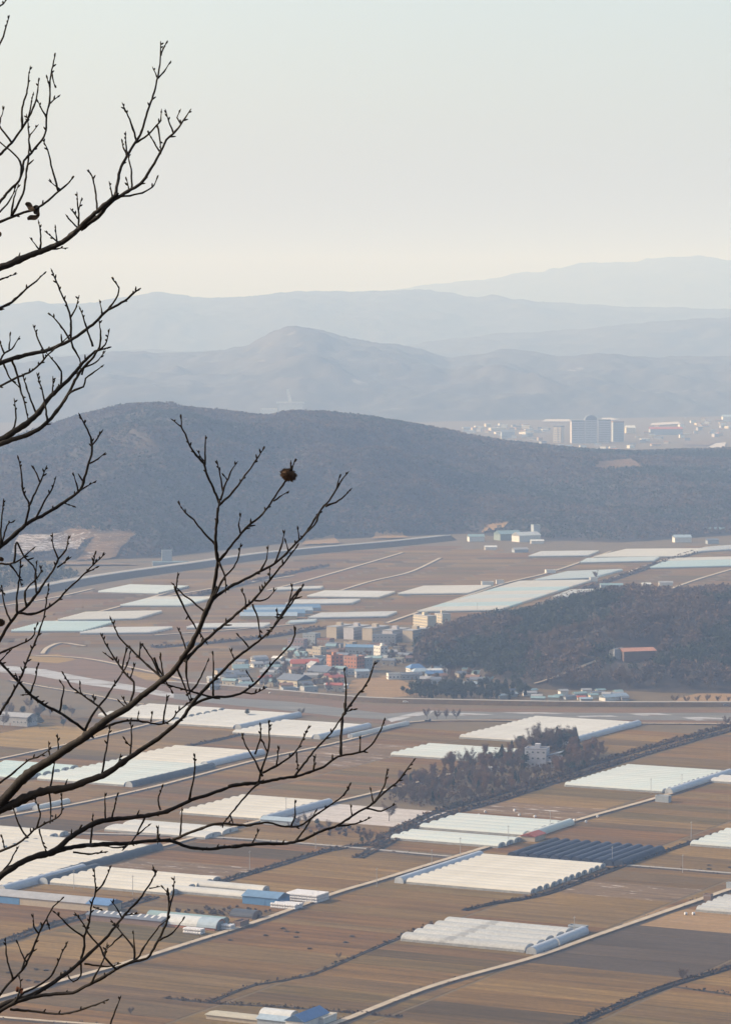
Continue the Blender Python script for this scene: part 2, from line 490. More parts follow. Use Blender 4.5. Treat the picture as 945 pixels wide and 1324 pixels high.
WEED_LINES = []          # (line, half width, density per m, height)
def farm_road(pts, w=3.6, h=0.75, m=None, weed=0.5):
    o, ln = strip('farm_road', pts, [(w / 2, h), (-w / 2, h)], m or M_conc, wob=0.12)
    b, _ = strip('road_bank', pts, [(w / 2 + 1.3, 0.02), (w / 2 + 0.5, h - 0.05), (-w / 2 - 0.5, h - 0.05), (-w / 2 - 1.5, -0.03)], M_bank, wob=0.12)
    strip('ditch', pts, [(-w / 2 - 0.4, h - 0.1), (-w / 2 - 1.3, 0.16), (-w / 2 - 3.0, 0.16)], M_ditch, wob=0.25)
    WEED_LINES.append((ln, w / 2 + 1.4, weed, 0.6))
    return ln
def ditch(pts, w=1.0, weed=1.6, h=0.8, hw=1.0):
    o, ln = strip('ditch', pts, [(3.2 * w, 0.0), (2.0 * w, h), (0.9 * w, 0.14), (-0.9 * w, 0.14), (-2.0 * w, h), (-3.2 * w, 0.0)], M_ditch, wob=0.3)
    WEED_LINES.append((ln, 2.4 * w, weed, hw))
    return ln

# two roads along each strip of fields, ditches half way between
farm_road(gp((355, 1352), (440, 1322), (560, 1276), (690, 1239), (770, 1211), (850, 1183), (945, 1150), (1010, 1127)))
farm_road(gp((-40, 1303), (0, 1291), (150, 1250), (240, 1222), (340, 1190), (430, 1157), (490, 1139), (600, 1105), (690, 1078), (750, 1060), (850, 1032), (945, 1002), (1010, 983)))
farm_road(gp((-40, 1164), (10, 1150), (100, 1122), (198, 1098), (300, 1071), (420, 1041), (500, 1022), (600, 997)), w=3.2)
farm_road(gp((-60, 1070), (0, 1058), (100, 1040), (200, 1018), (330, 984), (440, 960), (520, 938)), w=3.2)
farm_road(gp((-60, 993), (0, 982), (100, 960), (200, 935), (262, 918)), w=3.0)
farm_road(gp((-70, 1075), (100, 1078), (270, 1083), (400, 1092), (470, 1098), (630, 1112), (770, 1117), (945, 1130), (1010, 1135)), w=3.8, h=0.6, m=M_asph)
farm_road(gp((-60, 1312), (0, 1316), (60, 1321), (120, 1325), (200, 1332)), w=3.0, h=0.5)
farm_road(gp((500, 939), (553, 933), (640, 932.5), (720, 934), (800, 936), (950, 937)), w=3.4, h=0.9)
farm_road(gp((15, 880), (55, 888), (110, 897), (170, 909), (215, 914)), w=3.0, h=0.5)
ditch(gp((650, 1362), (745, 1324), (850, 1280), (945, 1251), (1010, 1228)), w=0.9, weed=1.2)
ditch(gp((868, 1276), (945, 1287), (1010, 1297)), w=0.5, weed=0.8, h=0.4)
ditch(gp((270, 1297), (330, 1274), (400, 1262), (480, 1228), (560, 1195)), w=0.5, weed=0.6, h=0.4)
ditch(gp((600, 1178), (640, 1168), (700, 1158), (800, 1122), (893, 1090), (960, 1070)), w=0.8, weed=0.9)
ditch(gp((-40, 1232), (0, 1220), (70, 1196), (130, 1180), (200, 1160)), w=1.4, weed=1.2)
ditch(gp((282, 1142), (350, 1122), (425, 1100), (480, 1092)), w=1.1, weed=1.5)
ditch(gp((462, 1110), (500, 1091), (536, 1071), (580, 1053), (640, 1037), (720, 1011), (800, 986), (880, 962), (960, 940)), w=1.3, weed=1.8, hw=1.2)
ditch(gp((478, 1094), (520, 1070), (565, 1050), (640, 1028), (720, 1003), (800, 978), (950, 936)), w=1.1, weed=1.8, hw=1.4)
ditch(gp((240, 966), (300, 953), (350, 940)), w=1.0, weed=1.0)
ditch(gp((210, 1290), (270, 1297), (400, 1305), (520, 1316)), w=0.6, weed=1.6, h=0.3, hw=0.8)

# parcels of dry paddy between them
ROAD_B = [-410, -490, -570, -655, -733, -820, -897, -982, -1055, -1130, -1212, -1296, -1376, -1460]
BANK_PX = [(-200, 925), (0, 925), (130, 912), (240, 918), (320, 924), (400, 930), (480, 938), (560, 942), (1100, 942)]
GROVE_PX = [(490, 1042), (520, 1000), (560, 985), (640, 985), (650, 960), (740, 960), (775, 975), (730, 1005), (640, 1036), (600, 1048)]
bank_y = lambda x: float(np.interp(x, *zip(*BANK_PX)))
def parcel(c, la, lb, rz, m, z=0.12, skew=0.0, edge=0.35, name='field'):
    v = [(-lb / 2, -la / 2 - skew, z), (lb / 2, -la / 2 + skew, z), (lb / 2, la / 2 + skew, z), (-lb / 2, la / 2 - skew, z)]
    v += [(x * (1 + 2 * edge / lb), y + math.copysign(edge, y), 0.0) for x, y, _ in v]
    mb = MB().add(v, [(0, 1, 2, 3), (0, 4, 5, 1), (1, 5, 6, 2), (2, 6, 7, 3), (3, 7, 4, 0)])
    o = link(name, mb.mesh(name, m), None, (c[0], c[1], 0), rz)
    tag(o, kind='structure')
    return o
SPECIAL = []   # (polygon px, material)
SPECIAL.append(([(640, 1262), (700, 1210), (770, 1198), (960, 1215), (960, 1262), (850, 1265)], F_dark))
SPECIAL.append(([(840, 1205), (880, 1180), (980, 1182), (980, 1205)], F_tan))
SPECIAL.append(([(630, 1160), (700, 1120), (830, 1128), (800, 1160)], F_frost))
SPECIAL.append(([(650, 1078), (690, 1040), (830, 1040), (800, 1062), (720, 1078)], F_frost))
SPECIAL.append(([(340, 990), (420, 965), (510, 962), (480, 990)], F_frost))
SPECIAL.append(([(415, 1062), (440, 1036), (600, 1036), (560, 1062)], F_white))
SPECIAL.append(([(160, 1132), (200, 1114), (330, 1112), (300, 1130)], F_frost))
SPECIAL.append(([(-20, 965), (-20, 938), (140, 938), (140, 955)], F_yel))
SPECIAL.append(([(800, 945), (830, 930), (945, 930), (945, 950)], F_tan))
SPECIAL.append(([(780, 1215), (600, 1290), (640, 1300), (800, 1270)], F_mix))
for i in range(len(ROAD_B) - 1):
    b1, b0 = ROAD_B[i] - 1.2, ROAD_B[i + 1] + 1.2
    a = 1120 + random.uniform(0, 20)
    while a < 2420:
        la = random.choice([13, 17, 21, 26, 26, 32])
        if a < 1688 < a + la: la = max(1688.5 - a, 0)
        if la < 4:
            a = 1698; continue
        c = P(a + la / 2, (b0 + b1) / 2)
        px, py = to_px(c)
        if -200 < px < 1150 and 880 < py < 1430 and py > bank_y(px) + 3 and not inside(px, py, GROVE_PX):
            mm = F_mix
            for poly, m_ in SPECIAL:
                if inside(px, py, poly): mm = m_
            parcel(c, la - 0.9, b1 - b0, ROT_B, mm)
        a += la
# the far plain beyond the village: the grid is turned a little there
NORTH_PX = [(-60, 788), (120, 757), (330, 728), (470, 712), (560, 706), (680, 716), (760, 716), (1000, 700), (1000, 775), (800, 772), (640, 806), (540, 806), (410, 812), (330, 852), (250, 872), (130, 836), (-60, 842)]
RN_A, RN_B = R(74), R(5)
AN = Vector((math.cos(RN_A), math.sin(RN_A), 0)); BN = Vector((math.cos(RN_B), math.sin(RN_B), 0))
O0 = ground(541, 793)
for i in range(-12, 9):
    a = -700 + random.uniform(0, 25)
    while a < 1500:
        la = random.choice([22, 28, 34, 42])
        c = O0 + AN * (a + la / 2) + BN * (i * 78 + 38)
        px, py = to_px(c)
        if -60 < px < 1010 and inside(px, py, NORTH_PX):
            parcel(c, la - 1.4, 72, RN_B, F_mix, edge=0.5)
        a += la

def patch(pp, m, z=0.2, name='field', zf=None):
    v = [ground(*p) for p in pp]
    c = sum(v, Vector((0, 0, 0))) / len(v)
    mb = MB().add([(q.x - c.x, q.y - c.y, z) for q in v], [tuple(range(len(v)))])
    o = link(name, mb.mesh(name, m), None, (c.x, c.y, 0))
    o.data.polygons[0].use_smooth = False
    if o.data.polygons[0].normal.z < 0: o.data.flip_normals()
    tag(o, kind='structure')
    return o
def on_hill(px, py, zf, y0, y1, n=400):
    d = ray(px, py)
    for k in range(n):
        y = y0 + (y1 - y0) * k / n
        t_ = y / d.y
        if CAM_Z + d.z * t_ <= float(zf(np.array(d.x * t_), np.array(y))): break
    return Vector((d.x * t_, y, max(CAM_Z + d.z * t_, 0.0)))
def on_hill0(p): return on_hill(p[0], p[1], Z2, 2650, 3200)[:2]
# river: reed bed, grey water with ice, the raised river road
patch([(-90, 832), (-20, 838), (60, 842), (130, 850), (200, 866), (290, 888), (400, 900), (480, 912), (600, 916), (1040, 918), (1040, 937), (640, 932), (500, 937), (400, 926), (300, 918), (220, 908), (120, 893), (0, 878), (-90, 872)], F_bed, 0.14, 'river_bed')
M_water = mat('river_water_ice', (0.085, 0.078, 0.068), (0.15, 0.135, 0.115), scale=0.02, rough=0.5, spec=0.12, stretch=(0.5, 3.0, 1), col3=(0.46, 0.46, 0.46), scale3=0.012, thr3=0.64, detail=5)
M_ice = mat('river_ice', (0.36, 0.355, 0.36), (0.22, 0.205, 0.19), scale=0.03, rough=0.5, stretch=(1, 2.0, 1), col3=(0.13, 0.09, 0.06), scale3=0.03, thr3=0.54)
patch([(-60, 858), (20, 862), (60, 866), (110, 876), (170, 886), (225, 897), (225, 903), (160, 892), (100, 884), (40, 872), (-60, 866)], M_ice, 0.22, 'river')
patch([(225, 897), (290, 902), (380, 908), (450, 917), (500, 923), (500, 931), (440, 927), (360, 918), (290, 911), (225, 904)], M_water, 0.22, 'river')
patch([(500, 923), (560, 919), (640, 921), (780, 922), (1040, 922), (1040, 933), (640, 930), (520, 933), (500, 932)], M_water, 0.225, 'river')
patch([(500, 930), (540, 921), (562, 919), (556, 923), (530, 928), (506, 934)], M_ice, 0.27, 'river_ice')
for q in ([(640, 921), (700, 921.5), (735, 923), (690, 924)], [(810, 923), (850, 922.5), (870, 925), (830, 926)], [(880, 928), (905, 927.5), (950, 930), (900, 932)], [(745, 926), (790, 925.5), (800, 927), (750, 928)], [(560, 923), (600, 922.5), (640, 924), (600, 926)]):
    patch(q, M_ice, 0.28, 'river_ice')
patch([(35, 848), (75, 846), (100, 853), (75, 858), (40, 855)], F_yel, 0.24)
patch([(155, 866), (200, 872), (232, 882), (190, 880)], F_yel, 0.24)
patch([(470, 905), (480, 888), (500, 884), (540, 892), (552, 897), (520, 901)], F_tan, 0.24)
patch([(445, 897), (455, 880), (500, 873), (545, 890), (500, 896)], F_tan, 0.25)
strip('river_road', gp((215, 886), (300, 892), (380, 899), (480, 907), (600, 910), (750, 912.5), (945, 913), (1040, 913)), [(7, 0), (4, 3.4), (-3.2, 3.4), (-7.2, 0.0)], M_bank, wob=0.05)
strip('river_road', gp((215, 886), (300, 892), (380, 899), (480, 907), (600, 910), (750, 912.5), (945, 913), (1040, 913)), [(3.6, 3.45), (-2.8, 3.45)], M_asph)
patch([(870, 905), (900, 897), (1000, 897), (1000, 909), (870, 909)], F_tan, 0.3)
strip('forest_track', [on_hill0(p) for p in ((690, 886), (712, 879), (735, 870), (758, 861), (778, 854))], [(2.5, 0), (-2.5, 0)], M_conc, step=8, z0=1.2, zf=lambda x, y: Z2(np.array(x), np.array(y)))
# expressway on its embankment under the wooded hill, and farm tracks of the far plain
EXP = gp((-80, 791), (0, 775), (120, 752), (240, 735), (330, 722), (420, 713), (500, 706), (575, 698))
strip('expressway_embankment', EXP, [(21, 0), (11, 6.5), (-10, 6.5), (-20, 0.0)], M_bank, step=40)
strip('expressway', EXP, [(9, 6.6), (-8.5, 6.6)], M_asph, step=40)
strip('crash_barrier', EXP, [(-8.9, 6.6), (-8.9, 7.5), (-9.2, 7.5), (-9.2, 6.6)], mat('galvanised_steel', (0.5, 0.5, 0.5), rough=0.5), step=40)
for pp in ([(345, 764), (400, 750), (480, 727), (520, 715)], [(440, 764), (480, 752), (530, 740), (569, 722)], [(500, 806), (541, 792), (600, 772), (655, 754), (705, 742), (751, 727), (790, 713)],
           [(690, 786), (716, 775), (790, 748), (860, 724), (930, 706)], [(860, 764), (900, 750), (950, 735)], [(30, 812), (76, 803), (150, 786), (240, 760)], [(120, 762), (60, 775), (-40, 790)], [(200, 822), (300, 815), (400, 806)],
           [(380, 745), (300, 757), (180, 778)], [(55, 846), (62, 838), (80, 832), (110, 836)], [(40, 848), (110, 852), (180, 866), (240, 880)]):
    farm_road(gp(*pp), w=4.0, h=0.8, weed=0.25)
for pp in ([(660, 800), (700, 783), (800, 747), (900, 714)], [(200, 838), (330, 826), (420, 812)], [(250, 772), (330, 752), (420, 732)]):
    ditch(gp(*pp), w=2.0, weed=0.8, h=1.2, hw=2.0)
# terraced slopes under the wooded hill
def hill_patch(pp, m, zf, y0, y1, name='clearing', lift=1.6, nu=14, nv=8):
    """quad of pixels laid on a hill, following its surface"""
    c = [on_hill(p[0], p[1], zf, y0, y1) for p in pp]
    mb = MB()
    for j in range(nv + 1):
        for i in range(nu + 1):
            q = c[0].lerp(c[1], i / nu).lerp(c[3].lerp(c[2], i / nu), j / nv)
            wob = 6 if 0 < i < nu else 0
            x, y = q.x, q.y + random.uniform(-wob, wob) * (j in (0, nv))
            mb.v.append((x, y, float(zf(np.array(x), np.array(y))) + lift))
    for j in range(nv):
        for i in range(nu):
            a_ = j * (nu + 1) + i
            mb.f.append((a_, a_ + 1, a_ + nu + 2, a_ + nu + 1))
    tag(link(name, mb.mesh(name, m, True)), kind='structure')
    return c
CLEAR1 = []
for pp, m_ in (([(15, 720), (100, 712), (118, 690), (25, 694)], F_frost2), ([(60, 702), (165, 700), (176, 690), (90, 686)], F_frost), ([(95, 726), (150, 722), (178, 692), (120, 700)], F_frost),
               ([(75, 748), (175, 738), (176, 731), (80, 728)], F_frost), ([(390, 706), (440, 704), (432, 694), (395, 698)], F_tan), ([(480, 698), (530, 697), (520, 690), (485, 692)], F_tan),
               ([(764, 608), (832, 606), (815, 594), (782, 597)], F_bed), ([(622, 690), (650, 684), (662, 676), (630, 680)], F_tan)):
    hill_patch(pp, m_, Z1, 4200, 6200, lift=2.0)
    CLEAR1.append(pp)
# ------------------------------------------------------------------ greenhouses: every block a thing, every tunnel a part
M_film = {
 'white': mat('film_white', (0.550, 0.544, 0.516), (0.482, 0.475, 0.447), scale=0.12, rough=0.42, spec=0.4, fine=(1.2, 0.06), translucent=0.18, rnd=0.05),
 'cream': mat('film_cream', (0.564, 0.537, 0.475), (0.509, 0.482, 0.420), scale=0.1, rough=0.45, spec=0.4, fine=(1.2, 0.05), translucent=0.15, rnd=0.05),
 'cyan': mat('film_cyan', (0.399, 0.523, 0.523), (0.454, 0.544, 0.530), scale=0.08, rough=0.38, spec=0.4, fine=(1.2, 0.06), translucent=0.18, rnd=0.05),
 'pale': mat('film_pale', (0.475, 0.537, 0.523), (0.523, 0.550, 0.523), scale=0.1, rough=0.38, spec=0.4, fine=(1.2, 0.06), translucent=0.18, rnd=0.05),
 'old': mat('film_old_clear', (0.413, 0.420, 0.413), (0.495, 0.495, 0.475), scale=0.12, rough=0.35, spec=0.5, fine=(0.8, 0.14), translucent=0.25, rnd=0.10, col3=(0.310, 0.310, 0.303), scale3=0.06, thr3=0.62),
 'lav': mat('film_bluish', (0.310, 0.344, 0.413), (0.378, 0.404, 0.447), scale=0.15, rough=0.35, spec=0.5, fine=(1.0, 0.1), translucent=0.1, rnd=0.06),
 'blue': mat('blue_sheet_roof', (0.16, 0.27, 0.42), (0.20, 0.32, 0.46), scale=0.1, rough=0.4, fine=(0.8, 0.1)),
 'net': mat('black_shade_net', (0.014, 0.022, 0.045), (0.026, 0.038, 0.068), scale=0.25, rough=0.7, spec=0.25, fine=(1.5, 0.25), rnd=0.25),
 'dark': mat('dark_shade_cover', (0.026, 0.034, 0.046), (0.048, 0.058, 0.068), scale=0.2, rough=0.6, fine=(1.0, 0.2), rnd=0.1),
}
M_endw = mat('film_end_wall', (0.42, 0.44, 0.46), (0.30, 0.32, 0.34), scale=0.5, rough=0.4, fine=(2.0, 0.2), rnd=0.2)
M_curt = mat('side_curtain_film', (0.20, 0.205, 0.21), (0.30, 0.305, 0.30), scale=0.3, rough=0.5, fine=(1.0, 0.2))
M_hoop = mat('steel_hoops', (0.45, 0.46, 0.47), rough=0.4, metal=0.6)
M_doorf = mat('greenhouse_door', (0.16, 0.17, 0.18), (0.24, 0.25, 0.26), scale=0.8)

def arch_pts(w, h, n=10, side=0.9):
    pts = [(-w / 2, 0.0), (-w / 2, side)]
    for k in range(1, n):
        a_ = math.pi * (1 - k / n)
        pts.append((w / 2 * math.cos(a_), side + (h - side) * math.sin(a_) ** 0.85))
    pts += [(w / 2, side), (w / 2, 0.0)]
    return pts
def tunnel_mesh(L, w, h, m, n=10, sag=0.05):
    """arched film skin from x = 0 to L, stretched over hoops with the film sagging slightly between them"""
    pr = arch_pts(w, h, n)
    k = max(2, min(40, int(L / 4)))
    mb = MB(); q = len(pr)
    for i in range(k * 2 + 1):
        f = 1 - (sag / h if i % 2 else 0)
        x = L * i / (2 * k)
        mb.v += [(x, y, z * f if z > 0 else z) for y, z in pr]
    for i in range(k * 2):
        for j in range(q - 1):
            a_ = i * q + j
            mb.f.append((a_, a_ + q, a_ + q + 1, a_ + 1))
    return mb.mesh('tunnel', m, True)
def end_mesh(w, h, n=10, m=None):
    pr = arch_pts(w * 0.985, h * 0.99, n)
    q = len(pr)
    mb = MB().add([(0, y, z) for y, z in pr] + [(0.08, y, z) for y, z in pr], [tuple(range(q)), tuple(range(q, 2 * q))[::-1]])
    return mb.mesh('end_wall', m or M_endw)
DOOR = MB().box(-0.06, 0.06, -0.9, 0.9, 0.0, 2.0).box(-0.1, 0.1, -1.0, -0.9, 0, 2.1).box(-0.1, 0.1, 0.9, 1.0, 0, 2.1).box(-0.1, 0.1, -1.0, 1.0, 2.0, 2.1).mesh('door', M_doorf)

GH = []
def greenhouse(label, FL, FR, BR, film, n=None, h=2.9, cross=None, left_cross=None, detail=True, films=None, group='plastic film greenhouses on the plain', along_a=False, w1=None, gap=0.06):
    near = FL[1] > 850
    if near:
        (a0, b0), (a1, b1), (a2, b2) = ab(*FL), ab(*FR), ab(*BR)
        if abs(FL[0] - FR[0]) > 20: a0 = min(a0, a1)
        L, A = b1 - b0, a2 - a0
        org, rz, vx, vy = P(a0, b0), ROT_B, BX, AX
    else:
        g0, g1, g2 = ground(*FL), ground(*FR), ground(*BR)
        vx = (g1 - g0); L = vx.length; vx.normalize(); rz = math.atan2(vx.y, vx.x)
        d = g2 - g1; vy = Vector((-vx.y, vx.x, 0)); A = d.dot(vy); org = g0
    if n is None: n = max(1, round(A / 8.0))
    t_ = empty('greenhouse', (org.x, org.y, 0), rz)
    tag(t_, label, 'greenhouse', group)
    sk = 0.0 if near else (g2 - g1).dot(vx)
    if along_a:
        p_ = L / n; w = p_ * (1 - gap)
        me = tunnel_mesh(A, w, h, M_film[film]); em = end_mesh(w, h, 10, M_film['net'] if film == 'net' else None)
        for i in range(n):
            o = link('tunnel', me, t_, ((i + 0.5) * p_, 0, 0), math.pi / 2)
            link('end_wall', em, o, (0.05, 0, 0)); link('end_wall', em, o, (A - 0.12, 0, 0))
    else:
        p_ = A / n if not w1 else w1; w = p_ * (1 - gap)
        ms = {f: tunnel_mesh(L, w, h, M_film[f]) for f in set(films or [film])}
        em = end_mesh(w, h)
        for i in range(n):
            f = film if not films else films[min(len(films) - 1, int(i * len(films) / n))]
            j = random.uniform(-0.5, 0.5) if near else 0
            o = link('tunnel', ms[f], t_, (j + sk * i / n, (i + 0.5) * p_, 0))
            if detail:
                e = link('end_wall', em, o, (L - 0.1, 0, 0))
                if near and not cross: link('door', DOOR, o, (L + 0.05, 0, 0))
                link('end_wall', em, o, (0.02, 0, 0))
        cm = MB().box(0.3, L - 0.3, -0.16, -0.02, 0.1, 1.35)
        cm.build('side_curtain', M_curt, t_, (0, 0, 0))
    for cr, xo in ((cross, L + 4.2), (left_cross, -4.2)):
        if cr:
            wc = 5.6
            segs = [(0, A)] if cr[0] != 'split' else [(-2, A * 0.40), (A * 0.43, A * 1.02)]
            for s0, s1 in segs:
                f = cr if cr[0] != 'split' else cr[1]
                o = link('corridor_tunnel', tunnel_mesh(s1 - s0, wc, 3.7, M_film[f]), t_, (xo, s0, 0), math.pi / 2)
                link('end_wall', end_mesh(wc, 3.7), o, (0.02, 0, 0)); link('end_wall', end_mesh(wc, 3.7), o, (s1 - s0 - 0.1, 0, 0))
    GH.append((FL, FR, BR))
    return t_

greenhouse('clear old film greenhouse with torn patches, five tunnels beside the nearest concrete road', (518, 1217), (684, 1230), (748, 1207), 'old', 5, h=3.6, cross=('split', 'lav'))
greenhouse('large cream greenhouse of twelve tunnels in front of the black netted tunnels', (531, 1141), (685, 1157), (790, 1122), 'cream', 12, left_cross='lav')
greenhouse('black shade-net tunnels with round ends behind the large cream greenhouse', (655, 1109), (812, 1119), (852, 1101), 'net', 11, h=3.6, along_a=True)
greenhouse('pale green greenhouse beside the red roofed shed, the one farther from us', (542, 1072), (680, 1081), (724, 1065), 'pale', 5, cross='pale')
greenhouse('pale green greenhouse beside the red roofed shed, the one nearer to us', (505, 1086), (653, 1094), (671, 1087), 'pale', 3)
greenhouse('big pale green greenhouse with stepped left edge right of the grove', (734, 1016), (856, 1026), (930, 1000), 'pale', 13, cross='lav')
greenhouse('pale greenhouse cut by the right picture edge behind the black netted tunnels', (892, 1094), (985, 1099), (1020, 1081), 'pale', 6)
greenhouse('whitish clear greenhouse cut by the right picture edge beside the nearest road', (898, 1179), (1000, 1187), (1035, 1170), 'old', 6)
greenhouse('wide white greenhouse just this side of the river behind the grove', (593, 955), (728, 961), (806, 936), 'white', 14, cross='lav')
greenhouse('pale green greenhouse left of the grove beside dark covered beds', (505, 978), (632, 983), (655, 971), 'pale', 6)
greenhouse('white ribbed greenhouse below the river, left one of two touching', (127, 927), (228, 932), (258, 917), 'white', 7)
greenhouse('white ribbed greenhouse below the river, right one of two touching', (215, 937), (309, 941), (368, 925), 'white', 10, cross='lav')
greenhouse('white greenhouse with bluish corridor tunnel nearest the river bend', (301, 949), (410, 954), (466, 940), 'white', 8, cross='lav')
greenhouse('cream greenhouse behind the crossing branches, with a bluish tunnel along its right end', (156, 984), (268, 989), (328, 974), 'cream', 7, cross='lav')
greenhouse('pale greenhouse with long dark covered tunnel along its right end', (48, 1009), (170, 1015), (262, 992), 'pale', 12, cross='dark')
greenhouse('cyan greenhouse with rounded tunnel ends at the left picture edge', (-60, 1002), (53, 1004), (95, 993), 'cyan', 6)
greenhouse('cream greenhouse at the left picture edge above the largest cream block', (-110, 1092), (30, 1094), (86, 1079), 'cream', 7)
greenhouse('largest cream block at the left edge with a dark green covered tunnel', (-90, 1117), (108, 1121), (198, 1097), 'cream', 9, cross='dark')
greenhouse('cream block at the left edge with a pale blue corridor tunnel', (-90, 1145), (8, 1149), (92, 1124), 'cream', 8, cross='lav')
greenhouse('cream greenhouse with stepped left edge behind the long tan barn', (65, 1144), (228, 1156), (278, 1138), 'cream', 6, left_cross='dark')
greenhouse('single silver tunnel touching the blue barn, the one farther from us', (245, 1147), (347, 1153), (360, 1148), 'white', 1, h=3.6, w1=8.5)
greenhouse('single silver tunnel touching the blue barn, the one nearer to us', (205, 1153), (327, 1162), (339, 1157), 'white', 1, h=3.6, w1=8.5)
greenhouse('low bright ribbed tunnels alone in a field behind the lowest thick branch', (135, 1075), (286, 1080), (300, 1073), 'white', 2)
greenhouse('cream greenhouse with bluish corridor tunnel beside the blue roofed shed', (232, 1053), (347, 1058), (418, 1039), 'cream', 8, cross='lav')
greenhouse('short white tunnel standing alone beside a thin track at the left', (42, 1047), (58, 1046), (78, 1037), 'white', 1, w1=8.0, along_a=True)
greenhouse('short bluish tunnel at the left end of the thin track', (14, 1049), (30, 1048), (42, 1043), 'lav', 1, along_a=True)
greenhouse('single grey tunnel pointing at the river, right of the bluish corridor', (449, 954), (462, 953), (512, 936), 'white', 2, along_a=True)
greenhouse('two short tunnels at the right picture edge above the stub of road', (918, 1012), (985, 1016), (1000, 1010), 'white', 2)
FARG = 'film greenhouses on the far plain'
for lab, a_, b_, c_, f_, fs in (
  ('pale far greenhouse nearest the expressway at the left', (127, 767), (205, 769), (245, 760), 'pale', None),
  ('far greenhouse with a cream and a pale band left of the forking twig', (156, 785), (237, 785), (280, 774), 'pale', ['pale', 'pale', 'cream']),
  ('white far greenhouse at the left with rounded ends facing right', (76, 804), (178, 802), (213, 792), 'cream', None),
  ('cyan far greenhouse at the left picture edge above the river bend', (15, 818), (108, 818), (150, 806), 'cyan', None),
  ('long white far greenhouse just right of the cyan one at the left', (104, 821), (195, 820), (228, 813), 'white', None),
  ('low white far greenhouse left of the blue striped sheds', (242, 814), (340, 813), (352, 808), 'white', None),
  ('thin white far greenhouse farthest up the middle of the plain', (355, 765), (415, 763), (420, 760), 'cream', None),
  ('white far greenhouse with a shrubby right end in the middle of the plain', (397, 773), (490, 774), (512, 767), 'white', None),
  ('white far greenhouse directly behind the blue striped sheds', (370, 783), (455, 782), (468, 777), 'white', None),
  ('long white far greenhouse directly above the village roofs', (400, 801), (500, 799), (516, 793), 'white', None),
  ('short pale far tunnel left above the apartment row', (374, 808), (408, 806), (412, 803), 'pale', None),
  ('white far greenhouse left of the largest cyan striped block', (515, 770), (605, 769), (637, 759), 'cream', None),
  ('largest far block, striped white, cyan and cream, behind the village', (541, 793), (645, 791), (766, 752), 'cyan', ['cream', 'cyan', 'cream', 'pale', 'cream', 'cyan', 'cream', 'cream']),
  ('pale far greenhouse right behind the largest cyan striped block', (693, 752), (767, 749), (808, 738), 'pale', None),
  ('white far greenhouse just above the top of the low wooded hill', (717, 774), (775, 772), (797, 763), 'white', None),
  ('white far greenhouse nearest the foot of the wooded hill, left one', (684, 721), (760, 720), (775, 714), 'white', None),
  ('long white far greenhouse nearest the foot of the wooded hill, right one', (768, 722), (880, 721), (920, 711), 'cream', None),
  ('narrow white far greenhouse below the long white one by the hill foot', (751, 729), (845, 727), (853, 722), 'pale', None),
  ('far greenhouse half cyan half cream at the right picture edge', (841, 736), (960, 733), (985, 721), 'cyan', ['cyan', 'cyan', 'cream']),
  ('small white far greenhouse at the right picture edge under the hill', (890, 716), (960, 711), (985, 704), 'white', None)):
    greenhouse(lab, a_, b_, c_, f_, films=fs, group=FARG, detail=False)
# ------------------------------------------------------------------ buildings
def wallm(n, c, k=0.85):
    c = tuple(0.78 * x for x in c)
    return mat('wall_' + n, c, tuple(x * k for x in c), scale=0.4, rough=0.85, fine=(1.5, 0.08))
def roofm(n, c, k=0.8, rough=0.6):
    c = tuple(0.80 * x for x in c)
    return mat('roof_' + n, c, tuple(x * k for x in c), scale=0.25, rough=rough, fine=(1.2, 0.1))
W = {'white': wallm('white', (0.74, 0.72, 0.68)), 'cream': wallm('cream', (0.66, 0.58, 0.44)), 'grey': wallm('grey', (0.40, 0.40, 0.41)), 'brick': wallm('brick', (0.46, 0.20, 0.11)),
     'beige': wallm('beige', (0.52, 0.44, 0.34)), 'pink': wallm('pink', (0.42, 0.30, 0.29)), 'brown': wallm('brown', (0.24, 0.16, 0.12)), 'steel': wallm('steel', (0.38, 0.42, 0.46)),
     'bluew': wallm('bluew', (0.10, 0.24, 0.46)), 'ochre': wallm('ochre', (0.50, 0.36, 0.12)), 'lav': wallm('lav', (0.55, 0.53, 0.56)), 'tan': wallm('tan', (0.48, 0.40, 0.30)), 'green': wallm('green', (0.26, 0.32, 0.30))}
RF = {'slate': roofm('slate', (0.16, 0.18, 0.22)), 'blue': roofm('blue', (0.11, 0.22, 0.42)), 'pale_blue': roofm('pale_blue', (0.36, 0.45, 0.53)), 'red': roofm('red', (0.42, 0.11, 0.07)), 'teal': roofm('teal', (0.25, 0.36, 0.38)),
      'grey': roofm('grey', (0.36, 0.36, 0.37)), 'white': roofm('white', (0.72, 0.72, 0.70)), 'brown': roofm('brown', (0.26, 0.15, 0.10)), 'rust': roofm('rust', (0.50, 0.24, 0.15)), 'silver': roofm('silver', (0.62, 0.63, 0.62), rough=0.35),
      'tan': roofm('tan', (0.50, 0.45, 0.34)), 'tarp': roofm('tarp', (0.06, 0.07, 0.09)), 'steelblue': roofm('steelblue', (0.14, 0.25, 0.40))}
M_glass = mat('window_glass', (0.045, 0.055, 0.07), (0.08, 0.09, 0.10), scale=0.5, rough=0.12, spec=0.6)
M_glass2 = mat('curtained_glass', (0.17, 0.18, 0.20), (0.26, 0.26, 0.26), scale=0.4, rough=0.3, spec=0.4)
M_frame = mat('window_frame', (0.62, 0.61, 0.58), rough=0.6)
M_door = mat('house_door', (0.20, 0.13, 0.09), (0.28, 0.20, 0.14), scale=1.0)
WIN = MB().box(-0.75, 0.75, -0.07, 0.03, 0.0, 1.3).mesh('window', M_glass)
